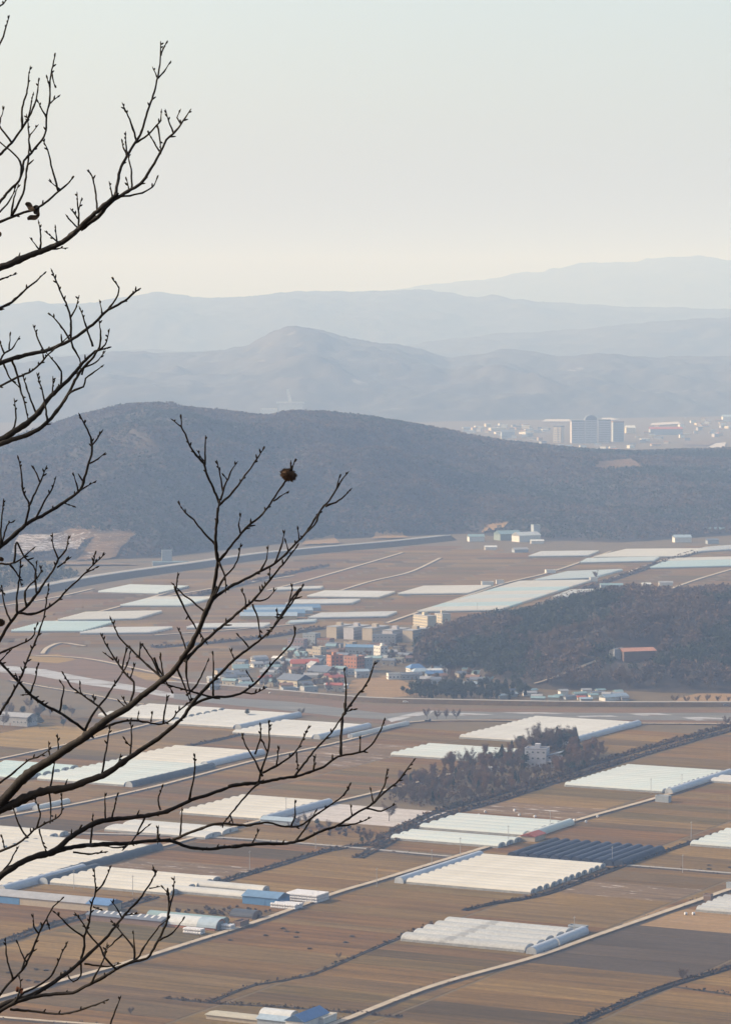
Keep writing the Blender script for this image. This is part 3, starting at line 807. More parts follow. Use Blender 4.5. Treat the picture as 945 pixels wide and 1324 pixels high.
WFR = MB().box(-0.85, 0.85, -0.1, -0.01, -0.1, 0.0).box(-0.85, 0.85, -0.1, -0.01, 1.3, 1.4).box(-0.85, -0.75, -0.1, -0.01, 0, 1.3).box(0.75, 0.85, -0.1, -0.01, 0, 1.3).box(-0.03, 0.03, -0.1, -0.071, 0, 1.3).mesh('frame', M_frame)
DOR = MB().box(-0.55, 0.55, -0.06, 0.03, 0.0, 2.05).mesh('door', M_door)

def put_openings(t_, w, d, h, floors=1, door=True, every=3.2):
    fl = h / floors
    for side, (ln, off, rz) in enumerate(((w, -d / 2, 0.0), (d, -w / 2, -math.pi / 2), (d, -w / 2, math.pi / 2))):
        n = max(1, int(ln / every))
        for f in range(floors):
            for k in range(n):
                x = (k + 0.5) * ln / n - ln / 2
                c, s = math.cos(rz), math.sin(rz)
                pos = (x * c - off * s, x * s + off * c)
                if door and side == 0 and f == 0 and k == n // 2:
                    link('door', DOR, t_, (pos[0], pos[1], 0.05), rz)
                    continue
                o = link('window', WIN, t_, (pos[0], pos[1], f * fl + fl * 0.36), rz)
                if floors < 4: link('frame', WFR, o)

def gable_roof(w, d, h, rise, over=0.5, th=0.22, hip=0.0):
    x0, x1, y0, y1 = -w / 2 - over, w / 2 + over, -d / 2 - over, d / 2 + over
    hp = hip * w / 2
    e = h - over * rise / (d / 2 + over) * 0.6
    v = []
    for z in (0, th):
        v += [(x0, y0, e + z), (x1, y0, e + z), (x1, y1, e + z), (x0, y1, e + z), (x0 + hp, 0, h + rise + z), (x1 - hp, 0, h + rise + z)]
    f = [(6, 7, 11, 10), (8, 9, 10, 11), (7, 8, 11), (9, 6, 10), (0, 4, 5, 1), (2, 5, 4, 3), (1, 5, 2), (3, 4, 0),
         (0, 1, 7, 6), (1, 2, 8, 7), (2, 3, 9, 8), (3, 0, 6, 9)]
    return MB().add(v, f)
def arch_roof(w, d, h, rise, over=0.3):
    pr = [(math.cos(math.pi * (1 - k / 10)) * (d / 2 + over), h + rise * math.sin(math.pi * k / 10)) for k in range(11)]
    pr += [(y * 0.98, z - 0.15) for y, z in pr[::-1]]
    return MB().prism(pr, -w / 2 - over, w / 2 + over)

def house(name, label, cat, pos, w, d, h, yaw, wall, roof, kind='gable', rise=None, group=None, floors=1, openings=True, extra=None, hip=0.0):
    """pos = (px, py) of the base centre, or a Vector; w along local x, d along local y, front faces local -y."""
    p = pos if isinstance(pos, Vector) else ground(*pos)
    t_ = empty(name, (p.x, p.y, p.z), R(yaw))
    tag(t_, label, cat, group)
    b = -2.5 if p.z > 1 else 0.0
    rise = rise if rise is not None else d * 0.22
    if kind in ('gable', 'arch') and hip == 0:
        n = 9 if kind == 'arch' else 1
        if kind == 'gable': prof = [(-d / 2, b), (d / 2, b), (d / 2, h), (0, h + rise * 0.97), (-d / 2, h)]
        else: prof = [(-d / 2, b), (d / 2, b)] + [(d / 2 * math.cos(math.pi * k / 10), h + rise * 0.98 * math.sin(math.pi * k / 10)) for k in range(11)]
        MB().prism(prof, -w / 2, w / 2).build('wall', W[wall], t_)
    else:
        MB().box(-w / 2, w / 2, -d / 2, d / 2, b, h).build('wall', W[wall], t_)
    if kind == 'gable': r_ = gable_roof(w, d, h, rise, hip=hip).build('roof', RF[roof], t_)
    elif kind == 'arch': r_ = arch_roof(w, d, h, rise).build('roof', RF[roof], t_)
    else:
        q = 0.35
        r_ = MB().box(-w / 2 - 0.1, w / 2 + 0.1, -d / 2 - 0.1, d / 2 + 0.1, h, h + 0.2).build('roof', RF[roof], t_)
        pr_ = MB()
        for x0, x1, y0, y1 in ((-w / 2 - .1, w / 2 + .1, -d / 2 - .1, -d / 2 + .2), (-w / 2 - .1, w / 2 + .1, d / 2 - .2, d / 2 + .1), (-w / 2 - .1, -w / 2 + .2, -d / 2 + .2, d / 2 - .2), (w / 2 - .2, w / 2 + .1, -d / 2 + .2, d / 2 - .2)):
            pr_.box(x0, x1, y0, y1, h + 0.2, h + 0.9)
        pr_.build('parapet', W[wall], r_)
    if openings: put_openings(t_, w, d, h, floors)
    if extra == 'stair': MB().box(-w * 0.12, w * 0.12, d * 0.05, d * 0.4, h + 0.21, h + 3.0).build('stair_house', W[wall], r_)
    if extra == 'tank': MB().tube([(w * .25, 0, h + .21), (w * .25, 0, h + 2.0)], 1.0, 10).build('water_tank', RF['teal'], r_)
    return t_

GB = R(0)
YB = math.degrees(ROT_B)     # aligned with the farm grid: front faces down the a axis
# farmyard by the nearest roads
o = house('barn', 'long tan barn with blue doorway at the left edge below the cream block', 'barn', (70, 1171), 74, 13, 4.0, YB, 'tan', 'grey', 'gable', 2.2, openings=False)
MB().box(-37.1, -17, -6.64, -6.5, 0.1, 3.6).build('door', W['bluew'], o)
gable_roof(13, 13.3, 4.0, 2.2, th=0.3).build('blue_roof_cover', RF['blue'], o, (31.0, 0, 0.04))
o = house('barn', 'barn with bright blue walls and blue roof touching two silver tunnels', 'barn', (344, 1168), 21, 13, 4.2, YB, 'bluew', 'steelblue', 'gable', 2.2, openings=False)
MB().box(-3, 3, -6.62, -6.5, 0.1, 3.5).build('door', W['bluew'], o)
o = house('open_shed', 'open cattle shed with grey and white striped roof behind the twigs', 'shed', (168, 1192), 44, 12, 3.0, YB, 'brown', 'slate', 'gable', 1.4, openings=False)
for k in range(11): MB().add([(-21.6 + k * 4, -6.45, 2.95), (-20.5 + k * 4, -6.45, 2.95), (-20.5 + k * 4, -0.1, 4.62), (-21.6 + k * 4, -0.1, 4.62), (-21.6 + k * 4, -6.45, 3.05), (-20.5 + k * 4, -6.45, 3.05), (-20.5 + k * 4, -0.1, 4.74), (-21.6 + k * 4, -0.1, 4.74)], [(0, 3, 2, 1), (4, 5, 6, 7), (0, 1, 5, 4), (1, 2, 6, 5), (2, 3, 7, 6), (3, 0, 4, 7)]).build('roof_light', RF['white'], o)
o = house('arched_barn', 'half-round barn with silver and blue roof beside white wrapped bales', 'barn', (247, 1198), 34, 11, 1.4, YB, 'rust' if 'rust' in W else 'brick', 'silver', 'arch', 4.0, openings=False)
arch_roof(10.5, 11.2, 1.4, 4.1, 0.36).build('blue_roof_cover', RF['pale_blue'], o, (12.3, 0, 0.03))
MB().box(17.02, 17.12, -3.2, 3.2, 0, 4.0).build('door', M_doorf, o)
house('arched_shed', 'pale green half-round shed directly behind the silver arched barn', 'shed', (243, 1190), 44, 7, 0.9, YB, 'green', 'teal', 'arch', 2.6, openings=False)
house('covered_stack', 'dark tarpaulin covered heap between the blue barn and the road', 'stack', (318, 1186), 13, 10, 1.2, YB, 'brown', 'tarp', 'arch', 2.8, openings=False)
house('container_shed', 'small rusty brown shed at the roadside beside a white bale stack', 'shed', (312, 1198), 9, 4, 2.4, YB + 90, 'brown', 'brown', 'flat', openings=False)
house('shed', 'red roofed shed between the pale green greenhouses and the black tunnels', 'shed', (689, 1086), 15, 9, 3.2, YB + 90, 'tan', 'red', 'gable', 1.6, openings=False)
house('shed', 'blue roofed low shed at the end of a cream greenhouse', 'shed', (362, 1066), 22, 9, 3.0, YB, 'steel', 'pale_blue', 'gable', 1.5, openings=False)
house('container_shed', 'grey container hut beside the road in the open fields', 'hut', (857, 1037), 9, 5, 3.4, YB, 'steel', 'grey', 'flat', openings=False)
house('container_shed', 'tiny grey pump hut beside the road at the right edge', 'hut', (944, 1150), 4, 3, 3, YB, 'steel', 'grey', 'flat', openings=False)
house('container_shed', 'brown pump hut at the corner of the right edge greenhouse', 'hut', (915, 1165), 4, 3.5, 3, YB, 'brown', 'grey', 'flat', openings=False)
house('low_shed', 'flat grey hut roof behind the old clear greenhouse', 'hut', (747, 1205), 9, 4, 2.6, YB, 'steel', 'slate', 'flat', openings=False)
# cluster at the bottom edge
house('low_shed', 'long low shed with beige flat roof at the bottom edge', 'shed', (325, 1321), 40, 9, 2.0, YB, 'tan', 'tan', 'gable', 0.5, openings=False)
house('arched_shed', 'short half-round pale shed at the bottom edge behind the blue roof', 'shed', (361, 1316), 15, 8, 1.2, YB, 'steel', 'silver', 'arch', 2.6, openings=False)
house('barn', 'steep bright blue roofed barn at the bottom edge', 'barn', (397, 1326), 22, 9, 4.0, YB + 90, 'white', 'blue', 'gable', 2.6, openings=False)
house('shed', 'small grey blue roofed shed left of the steep blue roof', 'shed', (356, 1326), 14, 7, 3.0, YB, 'steel', 'pale_blue', 'gable', 1.4, openings=False)
house('feed_bunker', 'white walled yard store with yellow heap at the bottom edge', 'store', (418, 1322), 12, 7, 2.6, YB + 90, 'white', 'tan', 'flat', openings=False)
# grove house
o = house('villa', 'white three storey house standing among the bare trees of the grove', 'house', (694, 991), 15, 12, 12.5, -14, 'lav', 'slate', 'flat', floors=3, extra='stair')
MB().box(7.6, 16.5, -4, 6, 0, 8).build('side_wing', W['lav'], o)
MB().add([(7.3, -5.2, 7.6), (17.4, -5.2, 10.4), (17.4, 6.8, 10.4), (7.3, 6.8, 7.6), (7.3, -5.2, 8.0), (17.4, -5.2, 10.8), (17.4, 6.8, 10.8), (7.3, 6.8, 8.0)], [(0, 3, 2, 1), (4, 5, 6, 7), (0, 1, 5, 4), (1, 2, 6, 5), (2, 3, 7, 6), (3, 0, 4, 7)]).build('wing_roof', RF['slate'], o)
MB().box(7.62, 16.6, -6.6, -4.02, 4.0, 4.5).build('balcony', W['lav'], o)
for fz in (2.2, 6.2):
    for k in range(3): link('window', WIN, o, (9.4 + k * 2.7, -4.03, fz))
house('low_shed', 'white lean-to below the grove behind the leafless stems', 'shed', (640, 997), 8, 4, 2.4, -10, 'white', 'grey', 'gable', 0.8, openings=False)

# village: apartment slabs, brick blocks and houses
def slab(label, px, py, w, d, floors, yaw, wall, roof='grey', group=None):
    h = floors * 2.85
    p = ground(px, py)
    t_ = empty('apartment_block', (p.x, p.y, p.z), R(yaw)); tag(t_, label, 'apartments', group)
    MB().box(-w / 2, w / 2, -d / 2, d / 2, 0, h).build('wall', W[wall], t_)
    r_ = MB().box(-w / 2 - .2, w / 2 + .2, -d / 2 - .2, d / 2 + .2, h, h + 0.5).build('roof', RF[roof], t_)
    MB().box(-w * .07, w * .07, -d * .2, d * .3, h + .51, h + 3.4).build('stair_house', W[wall], r_)
    n = max(2, int(w / 3.6))
    for side in (-1, 1):
        for f in range(floors):
            mb = MB()
            for k in range(n):
                x = (k + 0.5) * w / n - w / 2
                mb.box(x - w / n * 0.34, x + w / n * 0.34, side * d / 2 - 0.06, side * d / 2 + 0.06, f * 2.85 + 0.95, f * 2.85 + 2.35)
            mb.build('window_row', M_glass2, t_)
        mb = MB()
        for f in range(1, floors): mb.box(-w / 2, w / 2, side * (d / 2 + .0) - (0.5 if side < 0 else 0), side * (d / 2) + (0.5 if side > 0 else 0), f * 2.85 - 0.08, f * 2.85 + 0.75)
        mb.build('balcony_front', W[wall], t_)
    return t_
for k, (px, py) in enumerate(((440, 824), (462, 825), (486, 826), (512, 829), (538, 829))):
    slab(('leftmost of five lavender apartment slabs in a row behind the village', 'second from left of five lavender apartment slabs in a row', 'middle one of five lavender apartment slabs in a row', 'fourth from left of five lavender apartment slabs in a row', 'rightmost of five lavender apartment slabs, nearest the wooded hill')[k],
         px, py, 34, 11, 4, 60, 'lav' if k % 2 else 'beige', group='five storey apartment slabs')
slab('bright cream apartment block with sunlit window grid at the field edge', 549, 818, 26, 10, 6, -58, 'cream', group='bright apartment blocks')
slab('smaller bright cream apartment block right of the first, above dark trees', 572, 808, 14, 10, 4, -58, 'cream', group='bright apartment blocks')
house('brick_building', 'orange brick four storey building in the village, left one of two', 'building', (433, 866), 12, 9, 12.5, 28, 'brick', 'slate', 'flat', floors=4, extra='stair')
house('brick_building', 'orange brick four storey building in the village, right one of two', 'building', (458, 868), 14, 11, 13, -38, 'brick', 'slate', 'flat', floors=4, extra='tank')
house('office_building', 'grey building with pale flat roof attached right of the orange brick one', 'building', (471, 867), 11, 9, 11, -38, 'steel', 'white', 'flat', floors=3)
house('white_building', 'small bright white building with dark lettering band left of the wooded hill', 'building', (492, 850), 11, 8, 10, -55, 'white', 'white', 'flat', floors=3, extra='stair')
house('corner_building', 'beige building with pale green roof in the middle of the village', 'building', (413, 851), 10, 8, 10, -40, 'beige', 'teal', 'flat', floors=3)
house('warehouse', 'cream walled warehouse with slate roof at the village edge near the river', 'warehouse', (381, 887), 22, 20, 6, -38, 'cream', 'slate', 'gable', 4.0)
house('warehouse', 'long red roofed hall in the left part of the village', 'hall', (394, 863), 24, 12, 5, 8, 'brown', 'red', 'gable', 2.4)
house('red_roof_building', 'flat red roofed building below the leftmost apartment slab', 'building', (421, 837), 14, 9, 8, -30, 'brown', 'red', 'flat', floors=2)
house('tall_building', 'mauve building at the left end of the village', 'building', (385, 842), 16, 11, 11, -20, 'pink', 'slate', 'flat', floors=3)
house('tall_building', 'blue grey building with flat roof right of the mauve one', 'building', (403, 836), 13, 11, 12, -25, 'steel', 'slate', 'flat', floors=3)
house('tall_building', 'brown flat roofed building below the middle apartment slab', 'building', (453, 843), 9, 9, 9, -30, 'beige', 'brown', 'flat', floors=3)
house('school', 'long blue grey hall with dark roof below the apartment row', 'hall', (466, 846), 26, 12, 7, -12, 'steel', 'steelblue', 'gable', 2)
house('tall_building', 'grey building with twin dark corners right of the apartment row', 'building', (497, 835), 22, 12, 10, -8, 'grey', 'slate', 'flat', floors=3)
house('warehouse', 'grey hall with rounded slate roof right of the cream warehouse', 'hall', (417, 873), 20, 18, 4, -30, 'steel', 'slate', 'gable', 4)
house('greenhouse_shed', 'bright white long low roof at the village edge by the straw field', 'shed', (435, 890), 20, 5, 3, -20, 'white', 'white', 'gable', 1)
house('white_shed', 'white gabled house front facing left near the cream warehouse', 'house', (406, 867), 10, 9, 5, -60, 'white', 'grey', 'gable', 3)
house('low_building', 'long white office with flat roof beside the straw field', 'building', (520, 878), 26, 8, 4.5, 12, 'white', 'grey', 'flat', floors=1)
house('low_building', 'grey walled house beside the white office', 'house', (531, 878), 18, 8, 4, 14, 'grey', 'slate', 'gable', 2)
house('temple_house', 'bright blue hipped roof house at the foot of the wooded hill', 'house', (537, 869), 14, 11, 4, 20, 'white', 'blue', 'gable', 3.2, hip=0.6)
house('temple_house', 'pale blue roofed house touching the bright blue one', 'house', (543, 872), 14, 9, 3, 15, 'cream', 'pale_blue', 'gable', 2.4, hip=0.5)
house('warehouse', 'long pale blue roofed hall below the wooded hill', 'hall', (586, 866), 24, 13, 4, 14, 'white', 'pale_blue', 'gable', 2.6)
house('warehouse', 'low white roofed shed between the two blue roofed halls', 'shed', (562, 871), 20, 8, 3, 14, 'white', 'white', 'gable', 1.5)
house('house', 'blue roofed house below the low white shed', 'house', (561, 875), 14, 9, 3, 10, 'steel', 'blue', 'gable', 2.4)
house('warehouse', 'tan roofed hall along the path under the hill', 'hall', (616, 864), 24, 9, 3.4, 22, 'tan', 'rust', 'gable', 1.6)
house('warehouse', 'blue grey long roof highest along the path under the hill', 'hall', (638, 857), 28, 9, 3.6, 18, 'steel', 'pale_blue', 'gable', 1.8)
house('house', 'pale roofed cottage with white gable below the tan hall', 'house', (620, 875), 12, 9, 3.2, 30, 'white', 'teal', 'gable', 2.4)
house('green_building', 'tall teal grey building on the hill shoulder, left one of two', 'building', (640, 812), 13, 10, 11, 20, 'green', 'slate', 'flat', floors=3)
house('green_building', 'tall teal grey building on the hill shoulder, right one of two', 'building', (654, 812), 15, 10, 11, 20, 'green', 'slate', 'flat', floors=3)
house('low_building', 'long white walled hall in front of the two teal buildings', 'hall', (632, 821), 44, 10, 7, 10, 'lav', 'white', 'flat', floors=2)
house('white_shed', 'small white house on the hill shoulder right of the teal buildings', 'house', (682, 806), 12, 9, 7, 20, 'white', 'grey', 'flat', floors=2)
house('low_building', 'long white wall roof under the bright apartments', 'hall', (570, 822), 30, 8, 3, 12, 'white', 'white', 'gable', 1.0)
house('depot', 'grey roofed depot among trees at the left edge by the river', 'depot', (18, 937), 34, 14, 7, YB, 'grey', 'grey', 'gable', 2.4)
p = on_hill(822, 852, Z2, 2700, 3200)
house('hill_factory', 'brick red roofed factory on the wooded slope at the right', 'factory', p, 30, 18, 7.5, 18, 'brown', 'rust', 'gable', 2.2, openings=False)
house('hill_factory', 'pale annex left of the brick red roofed factory', 'factory', on_hill(798, 850, Z2, 2700, 3200), 11, 12, 7, 18, 'grey', 'grey', 'flat', openings=False)
HOUSE_KINDS = [('slate', 'grey', 'slate roofed grey village house'), ('slate', 'beige', 'slate roofed beige village house'), ('pale_blue', 'grey', 'pale blue roofed village house'), ('brown', 'beige', 'brown roofed village house'), ('grey', 'white', 'grey roofed white village house'), ('teal', 'grey', 'teal roofed grey village house'), ('teal', 'cream', 'teal roofed cream village house'), ('grey', 'brown', 'grey roofed brown village house'), ('slate', 'steel', 'slate roofed bluish village house'), ('red', 'beige', 'red roofed village house'), ('blue', 'white', 'blue roofed white village house'), ('white', 'grey', 'white roofed village house')]
HOUSE_KINDS = HOUSE_KINDS[:9] * 2 + HOUSE_KINDS
VIL = [(335, 893), (350, 862), (372, 846), (395, 836), (430, 836), (470, 842), (520, 838), (535, 848), (520, 862), (480, 868), (470, 876), (440, 880), (446, 896), (400, 897)]
spots = []
def scatter(poly, n, mind):
    x0, x1 = min(p[0] for p in poly), max(p[0] for p in poly); y0, y1 = min(p[1] for p in poly), max(p[1] for p in poly)
    k = 0
    for _ in range(n * 60):
        x, y = random.uniform(x0, x1), random.uniform(y0, y1)
        if inside(x, y, poly):
            g_ = ground(x, y)
            if all((g_ - q).length > mind for q in spots):
                spots.append(g_); k += 1; yield x, y, g_
                if k >= n: return
for o in list(bpy.data.objects):
    if o.type == 'EMPTY' and o.get('category') in ('building', 'hall', 'house', 'apartments', 'warehouse', 'shed'): spots.append(o.location.copy())
for x, y, g_ in scatter(VIL, 62, 15):
    r_, w_, l_ = random.choice(HOUSE_KINDS)
    house('village_house', l_ + ' in the crowded village below the apartment row', 'house', g_, random.uniform(9, 14), random.uniform(7, 9.5), random.uniform(3, 5.5), random.uniform(-50, 40), w_, r_, random.choice(['gable', 'gable', 'flat']), group='houses of the village')
for x, y, g_ in scatter([(262, 893), (290, 866), (340, 852), (352, 862), (330, 893)], 16, 16):
    r_, w_, l_ = random.choice(HOUSE_KINDS)
    house('village_house', l_ + ' seen through the twigs left of the village', 'house', g_, random.uniform(8, 15), random.uniform(6, 9), random.uniform(2.8, 4.5), random.uniform(-40, 40), w_, r_, 'gable', group='houses left of the village')
for x, y, g_ in scatter([(545, 885), (552, 866), (600, 868), (660, 852), (640, 880), (600, 893)], 16, 15):
    r_, w_, l_ = random.choice(HOUSE_KINDS)
    house('village_house', l_ + ' at the foot of the wooded hill', 'house', g_, random.uniform(8, 13), random.uniform(6, 9), random.uniform(2.8, 4), random.uniform(-30, 50), w_, r_, 'gable', group='houses at the foot of the wooded hill')
for x, y, g_ in scatter([(640, 905), (650, 896), (800, 894), (835, 903), (800, 908)], 24, 9):
    r_, w_, l_ = random.choice(HOUSE_KINDS)
    house('roadside_shed', l_.replace('village house', 'roadside shed') + ' along the river road', 'shed', g_, random.uniform(5, 12), random.uniform(4, 6), random.uniform(2.2, 3.4), random.uniform(-20, 40), w_, r_, 'gable', group='sheds along the river road', openings=False)
house('roadside_hall', 'long pale blue roof sloping up among the roadside sheds', 'hall', (793, 905), 24, 8, 3, 35, 'white', 'pale_blue', 'gable', 2.0, openings=False)
# works and farms under the far wooded hill
for px, py, w_, d_, h_, yw, wl, rf, kd, lb in (
    (656, 698, 34, 20, 9, 25, 'green', 'teal', 'gable', 'teal roofed works hall under the orange scar'),
    (680, 700, 36, 20, 9, 30, 'white', 'silver', 'gable', 'silver roofed works hall right of the teal one'),
    (692, 699, 10, 10, 22, 20, 'steel', 'teal', 'flat', 'narrow grey works tower on the hill foot'),
    (704, 692, 14, 10, 18, 20, 'steel', 'white', 'flat', 'grey works tower with white top on the hill foot'),
    (615, 700, 22, 14, 7, 10, 'white', 'teal', 'gable', 'white gabled hall left of the works'),
    (634, 711, 16, 8, 4, 5, 'white', 'white', 'gable', 'white shed below the works'),
    (694, 703, 18, 8, 4, 5, 'white', 'white', 'gable', 'low white shed right of the works halls'),
    (672, 714, 20, 10, 4, 20, 'steel', 'grey', 'gable', 'grey shed between works and white greenhouse'),
    (881, 701, 24, 16, 7, 8, 'white', 'pale_blue', 'gable', 'white hall with pale blue roof at the right hill foot'),
    (932, 690, 40, 16, 6, 12, 'green', 'teal', 'gable', 'teal roofed hall at the right picture edge'),
    (920, 703, 16, 10, 5, 12, 'steel', 'slate', 'gable', 'small dark shed at the right hill foot'),
    (221, 733, 46, 18, 6, 5, 'steel', 'teal', 'flat', 'grey plant with flat roof beside the expressway'),
    (216, 729, 13, 10, 17, 5, 'steel', 'white', 'flat', 'pale tower block of the plant beside the expressway'),
    (711, 741, 12, 8, 3.5, 10, 'white', 'white', 'flat', 'white hut at the corner of a far greenhouse'),
    (630, 757, 14, 7, 4, 5, 'white', 'white', 'flat', 'white truck-sized hut in the far fields, left one'),
    (646, 755, 9, 6, 4, 5, 'white', 'grey', 'flat', 'white hut in the far fields, right one'),
    (767, 752, 9, 6, 4.5, 5, 'white', 'white', 'flat', 'white hut under a bushy tree by the far canal'),
    (790, 760, 26, 8, 3.5, 5, 'steel', 'teal', 'gable', 'teal roofed shed on the rim of the low hill'),
    (835, 759, 10, 7, 3.5, 5, 'white', 'white', 'gable', 'white shed on the rim of the low hill, left one'),
    (860, 757, 16, 7, 3.5, 5, 'white', 'grey', 'gable', 'white shed on the rim of the low hill, right one'),
    (942, 779, 26, 8, 4, 8, 'white', 'white', 'gable', 'thin white roof at the right edge above the low hill')):
    house('works_building', lb, 'building', (px, py), w_, d_, h_, yw, wl, rf, kd, openings=False)
# blue striped sheds of the far plain
for k in range(4):
    g_ = ground(311 + k * 5, 800 - k * 3.0); g2 = ground(384 + k * 9.5, 800 - k * 3.6)
    c = (g_ + g2) / 2
    house('striped_shed', ('nearest of four long blue roofed sheds with ochre side', 'second of four long blue roofed sheds on the far plain', 'third of four long blue roofed sheds on the far plain', 'rearmost of four long blue roofed sheds on the far plain')[k], 'shed', Vector((c.x, c.y, 0)), (g2 - g_).length, 17, 3.6, math.degrees(math.atan2(g2.y - g_.y, g2.x - g_.x)), 'ochre' if k == 0 else 'steel', 'steelblue' if k % 2 else 'pale_blue', 'gable', 3.2, group='long blue roofed sheds', openings=False)
# far town behind the wooded hill
def tower(label, px, py, wpx, hpx, d, yaw, wall, roof='slate', dome=False, y_at=None):
    p = ground(px, py) if y_at is None else at_depth(px, py, y_at)
    s_ = p.y / FPX
    w, h = wpx * s_, hpx * s_
    t_ = empty('tower_block', p, R(yaw)); tag(t_, label, 'tower block', 'apartment towers of the far town')
    MB().box(-w / 2, w / 2, -d / 2, d / 2, -3, h).build('wall', W[wall], t_)
    if dome:
        pr = [(-w / 2, h)] + [(w / 2 * math.cos(math.pi * (1 - k / 8)), h + 13 * math.sin(math.pi * k / 8)) for k in range(1, 8)] + [(w / 2, h)]
        mb = MB(); mb.add([(y, -d / 2, z) for y, z in pr] + [(y, d / 2, z) for y, z in pr], [(i, i + 1, 9 + i + 1, 9 + i) for i in range(8)] + [tuple(range(9)), tuple(range(9, 18))[::-1]])
        mb.build('roof', RF[roof], t_)
    else: MB().box(-w / 2 - .5, w / 2 + .5, -d / 2 - .5, d / 2 + .5, h, h + 3.5).build('roof', RF[roof], t_)
    nf = int(h / 6)
    for f in range(nf):
        mb = MB().box(-w / 2 + 2, w / 2 - 2, -d / 2 - .3, -d / 2 + .3, f * 6 + 2.0, f * 6 + 4.2)
        mb.build('window_row', M_glass2, t_)
    nb = max(2, int(w / 14))
    for k in range(1, nb): MB().box(-w / 2 + w * k / nb - 0.8, -w / 2 + w * k / nb + .8, -d / 2 - 1.0, -d / 2 - .31, 0, h).build('pilaster', W[wall], t_)
    return t_
tower('sunlit cream tower block at the left end of the far town', 722, 572, 10, 20, 26, -24, 'cream')
tower('grey tower slab second from left in the far town', 746, 573, 17, 28, 22, 6, 'lav')
tower('tall grey tower with domed roof in the far town', 763, 573, 16, 30, 26, 3, 'lav', dome=True)
tower('wide grey tower slab right of the domed tower', 781, 572, 16, 28, 22, -4, 'lav')
tower('grey tower slab at the right end of the tower group', 798, 571, 14, 25, 26, 5, 'steel', 'brown')
TK = [('white', 'white', 'small white building'), ('cream', 'white', 'small cream building'), ('grey', 'slate', 'small grey building'), ('beige', 'rust', 'small beige building with rusty roof'), ('lav', 'pale_blue', 'small pale blue roofed building'), ('white', 'grey', 'small white building with grey roof')]
spots = []
for poly, n, where in (([(560, 562), (600, 552), (690, 548), (715, 556), (712, 574), (660, 573)], 48, 'in the left part of the far town'), ([(705, 578), (800, 576), (830, 582), (790, 586)], 12, 'in front of the far tower blocks'), ([(806, 582), (812, 560), (860, 549), (950, 540), (950, 565), (880, 575)], 40, 'in the right part of the far town')):
    for x, y, g_ in scatter(poly, n, 40):
        w_, r_, l_ = random.choice(TK)
        s_ = random.choice([0.8, 1, 1, 1.5])
        o = empty('town_building', g_, R(random.uniform(-30, 40))); tag(o, l_ + ' ' + where, 'building', 'low buildings of the far town')
        ww, dd, hh = 16 * s_, 12 * s_, random.uniform(4, 9)
        MB().box(-ww / 2, ww / 2, -dd / 2, dd / 2, -1, hh).build('wall', W[w_], o)
        MB().box(-ww / 2 - .4, ww / 2 + .4, -dd / 2 - .4, dd / 2 + .4, hh, hh + 1.2).build('roof', RF[r_], o)
for px, py, wpx, lb, wl, rf in ((708, 0, 0, 0, 0, 0), (860, 562, 42, 'long red roofed factory in the far town', 'steel', 'red'), (814, 560, 12, 'cream block right of the far towers', 'cream', 'white'), (940, 545, 14, 'white hall at the right edge of the far town', 'white', 'pale_blue'), (656, 566, 17, 'dark grey hall in the left part of the far town', 'steel', 'slate')):
    if not py: continue
    g_ = ground(px, py); ww = wpx * g_.y / FPX
    house('town_hall_building', lb, 'factory', g_, ww, 30, 16, 4, wl, rf, 'gable', 6, openings=False)
for pp, m_ in (([(905, 584), (935, 584), (938, 573), (925, 574)], F_white), ([(880, 576), (915, 577), (930, 571), (890, 571)], F_frost), ([(700, 546), (740, 546), (735, 543), (705, 543)], F_white), ([(775, 546), (800, 543), (790, 541), (778, 541)], F_white), ([(840, 551), (880, 549), (876, 546), (842, 548)], F_white)):
    patch(pp, m_, 2.5, 'far_field')
# hilltop complex in the haze
p = at_depth(376, 529, 10300); p.z = max(p.z, float(Z12(np.array(p.x), np.array(p.y)))) 
o = empty('hilltop_hall', (p.x, p.y, p.z)); tag(o, 'hazy white hall with slanting tower above the wooded hill', 'building')
MB().box(-36, 36, -12, 12, -30, 18).build('wall', W['white'], o)
MB().box(-44, 40, -15, 15, 18.02, 22).build('roof', RF['white'], o)
MB().add([(-6, -3, 22), (4, -3, 22), (4, 3, 22), (-6, 3, 22), (-14, -3, 62), (-5, -3, 62), (-5, 3, 62), (-14, 3, 62)], [(0, 3, 2, 1), (4, 5, 6, 7), (0, 1, 5, 4), (1, 2, 6, 5), (2, 3, 7, 6), (3, 0, 4, 7)]).build('tower', W['white'], o)
MB().box(-95, -42, -8, 8, -30, 2).build('side_wing', W['white'], o)
# ------------------------------------------------------------------ vegetation
M_bare = mat('bare_twigs', (0.085, 0.057, 0.040), (0.120, 0.080, 0.052), scale=0.2, rough=0.95, rnd=0.22)
M_bare2 = mat('bare_twigs_russet', (0.165, 0.090, 0.047), (0.115, 0.068, 0.042), scale=0.2, rough=0.95, rnd=0.18)
M_pine = mat('pine_needles', (0.026, 0.036, 0.023), (0.046, 0.053, 0.031), scale=0.15, rough=0.95, rnd=0.25)
M_trunk = mat('tree_trunk', (0.085, 0.066, 0.050), (0.12, 0.095, 0.072), scale=1.0, rough=0.95)
M_farbare = mat('distant_bare_wood', (0.078, 0.056, 0.044), (0.115, 0.076, 0.054), scale=0.012, rough=0.95, col3=(0.058, 0.046, 0.039), scale3=0.03, thr3=0.5)
M_farpine = mat('distant_pine_wood', (0.020, 0.029, 0.019), (0.034, 0.043, 0.026), scale=0.02, rough=0.95)

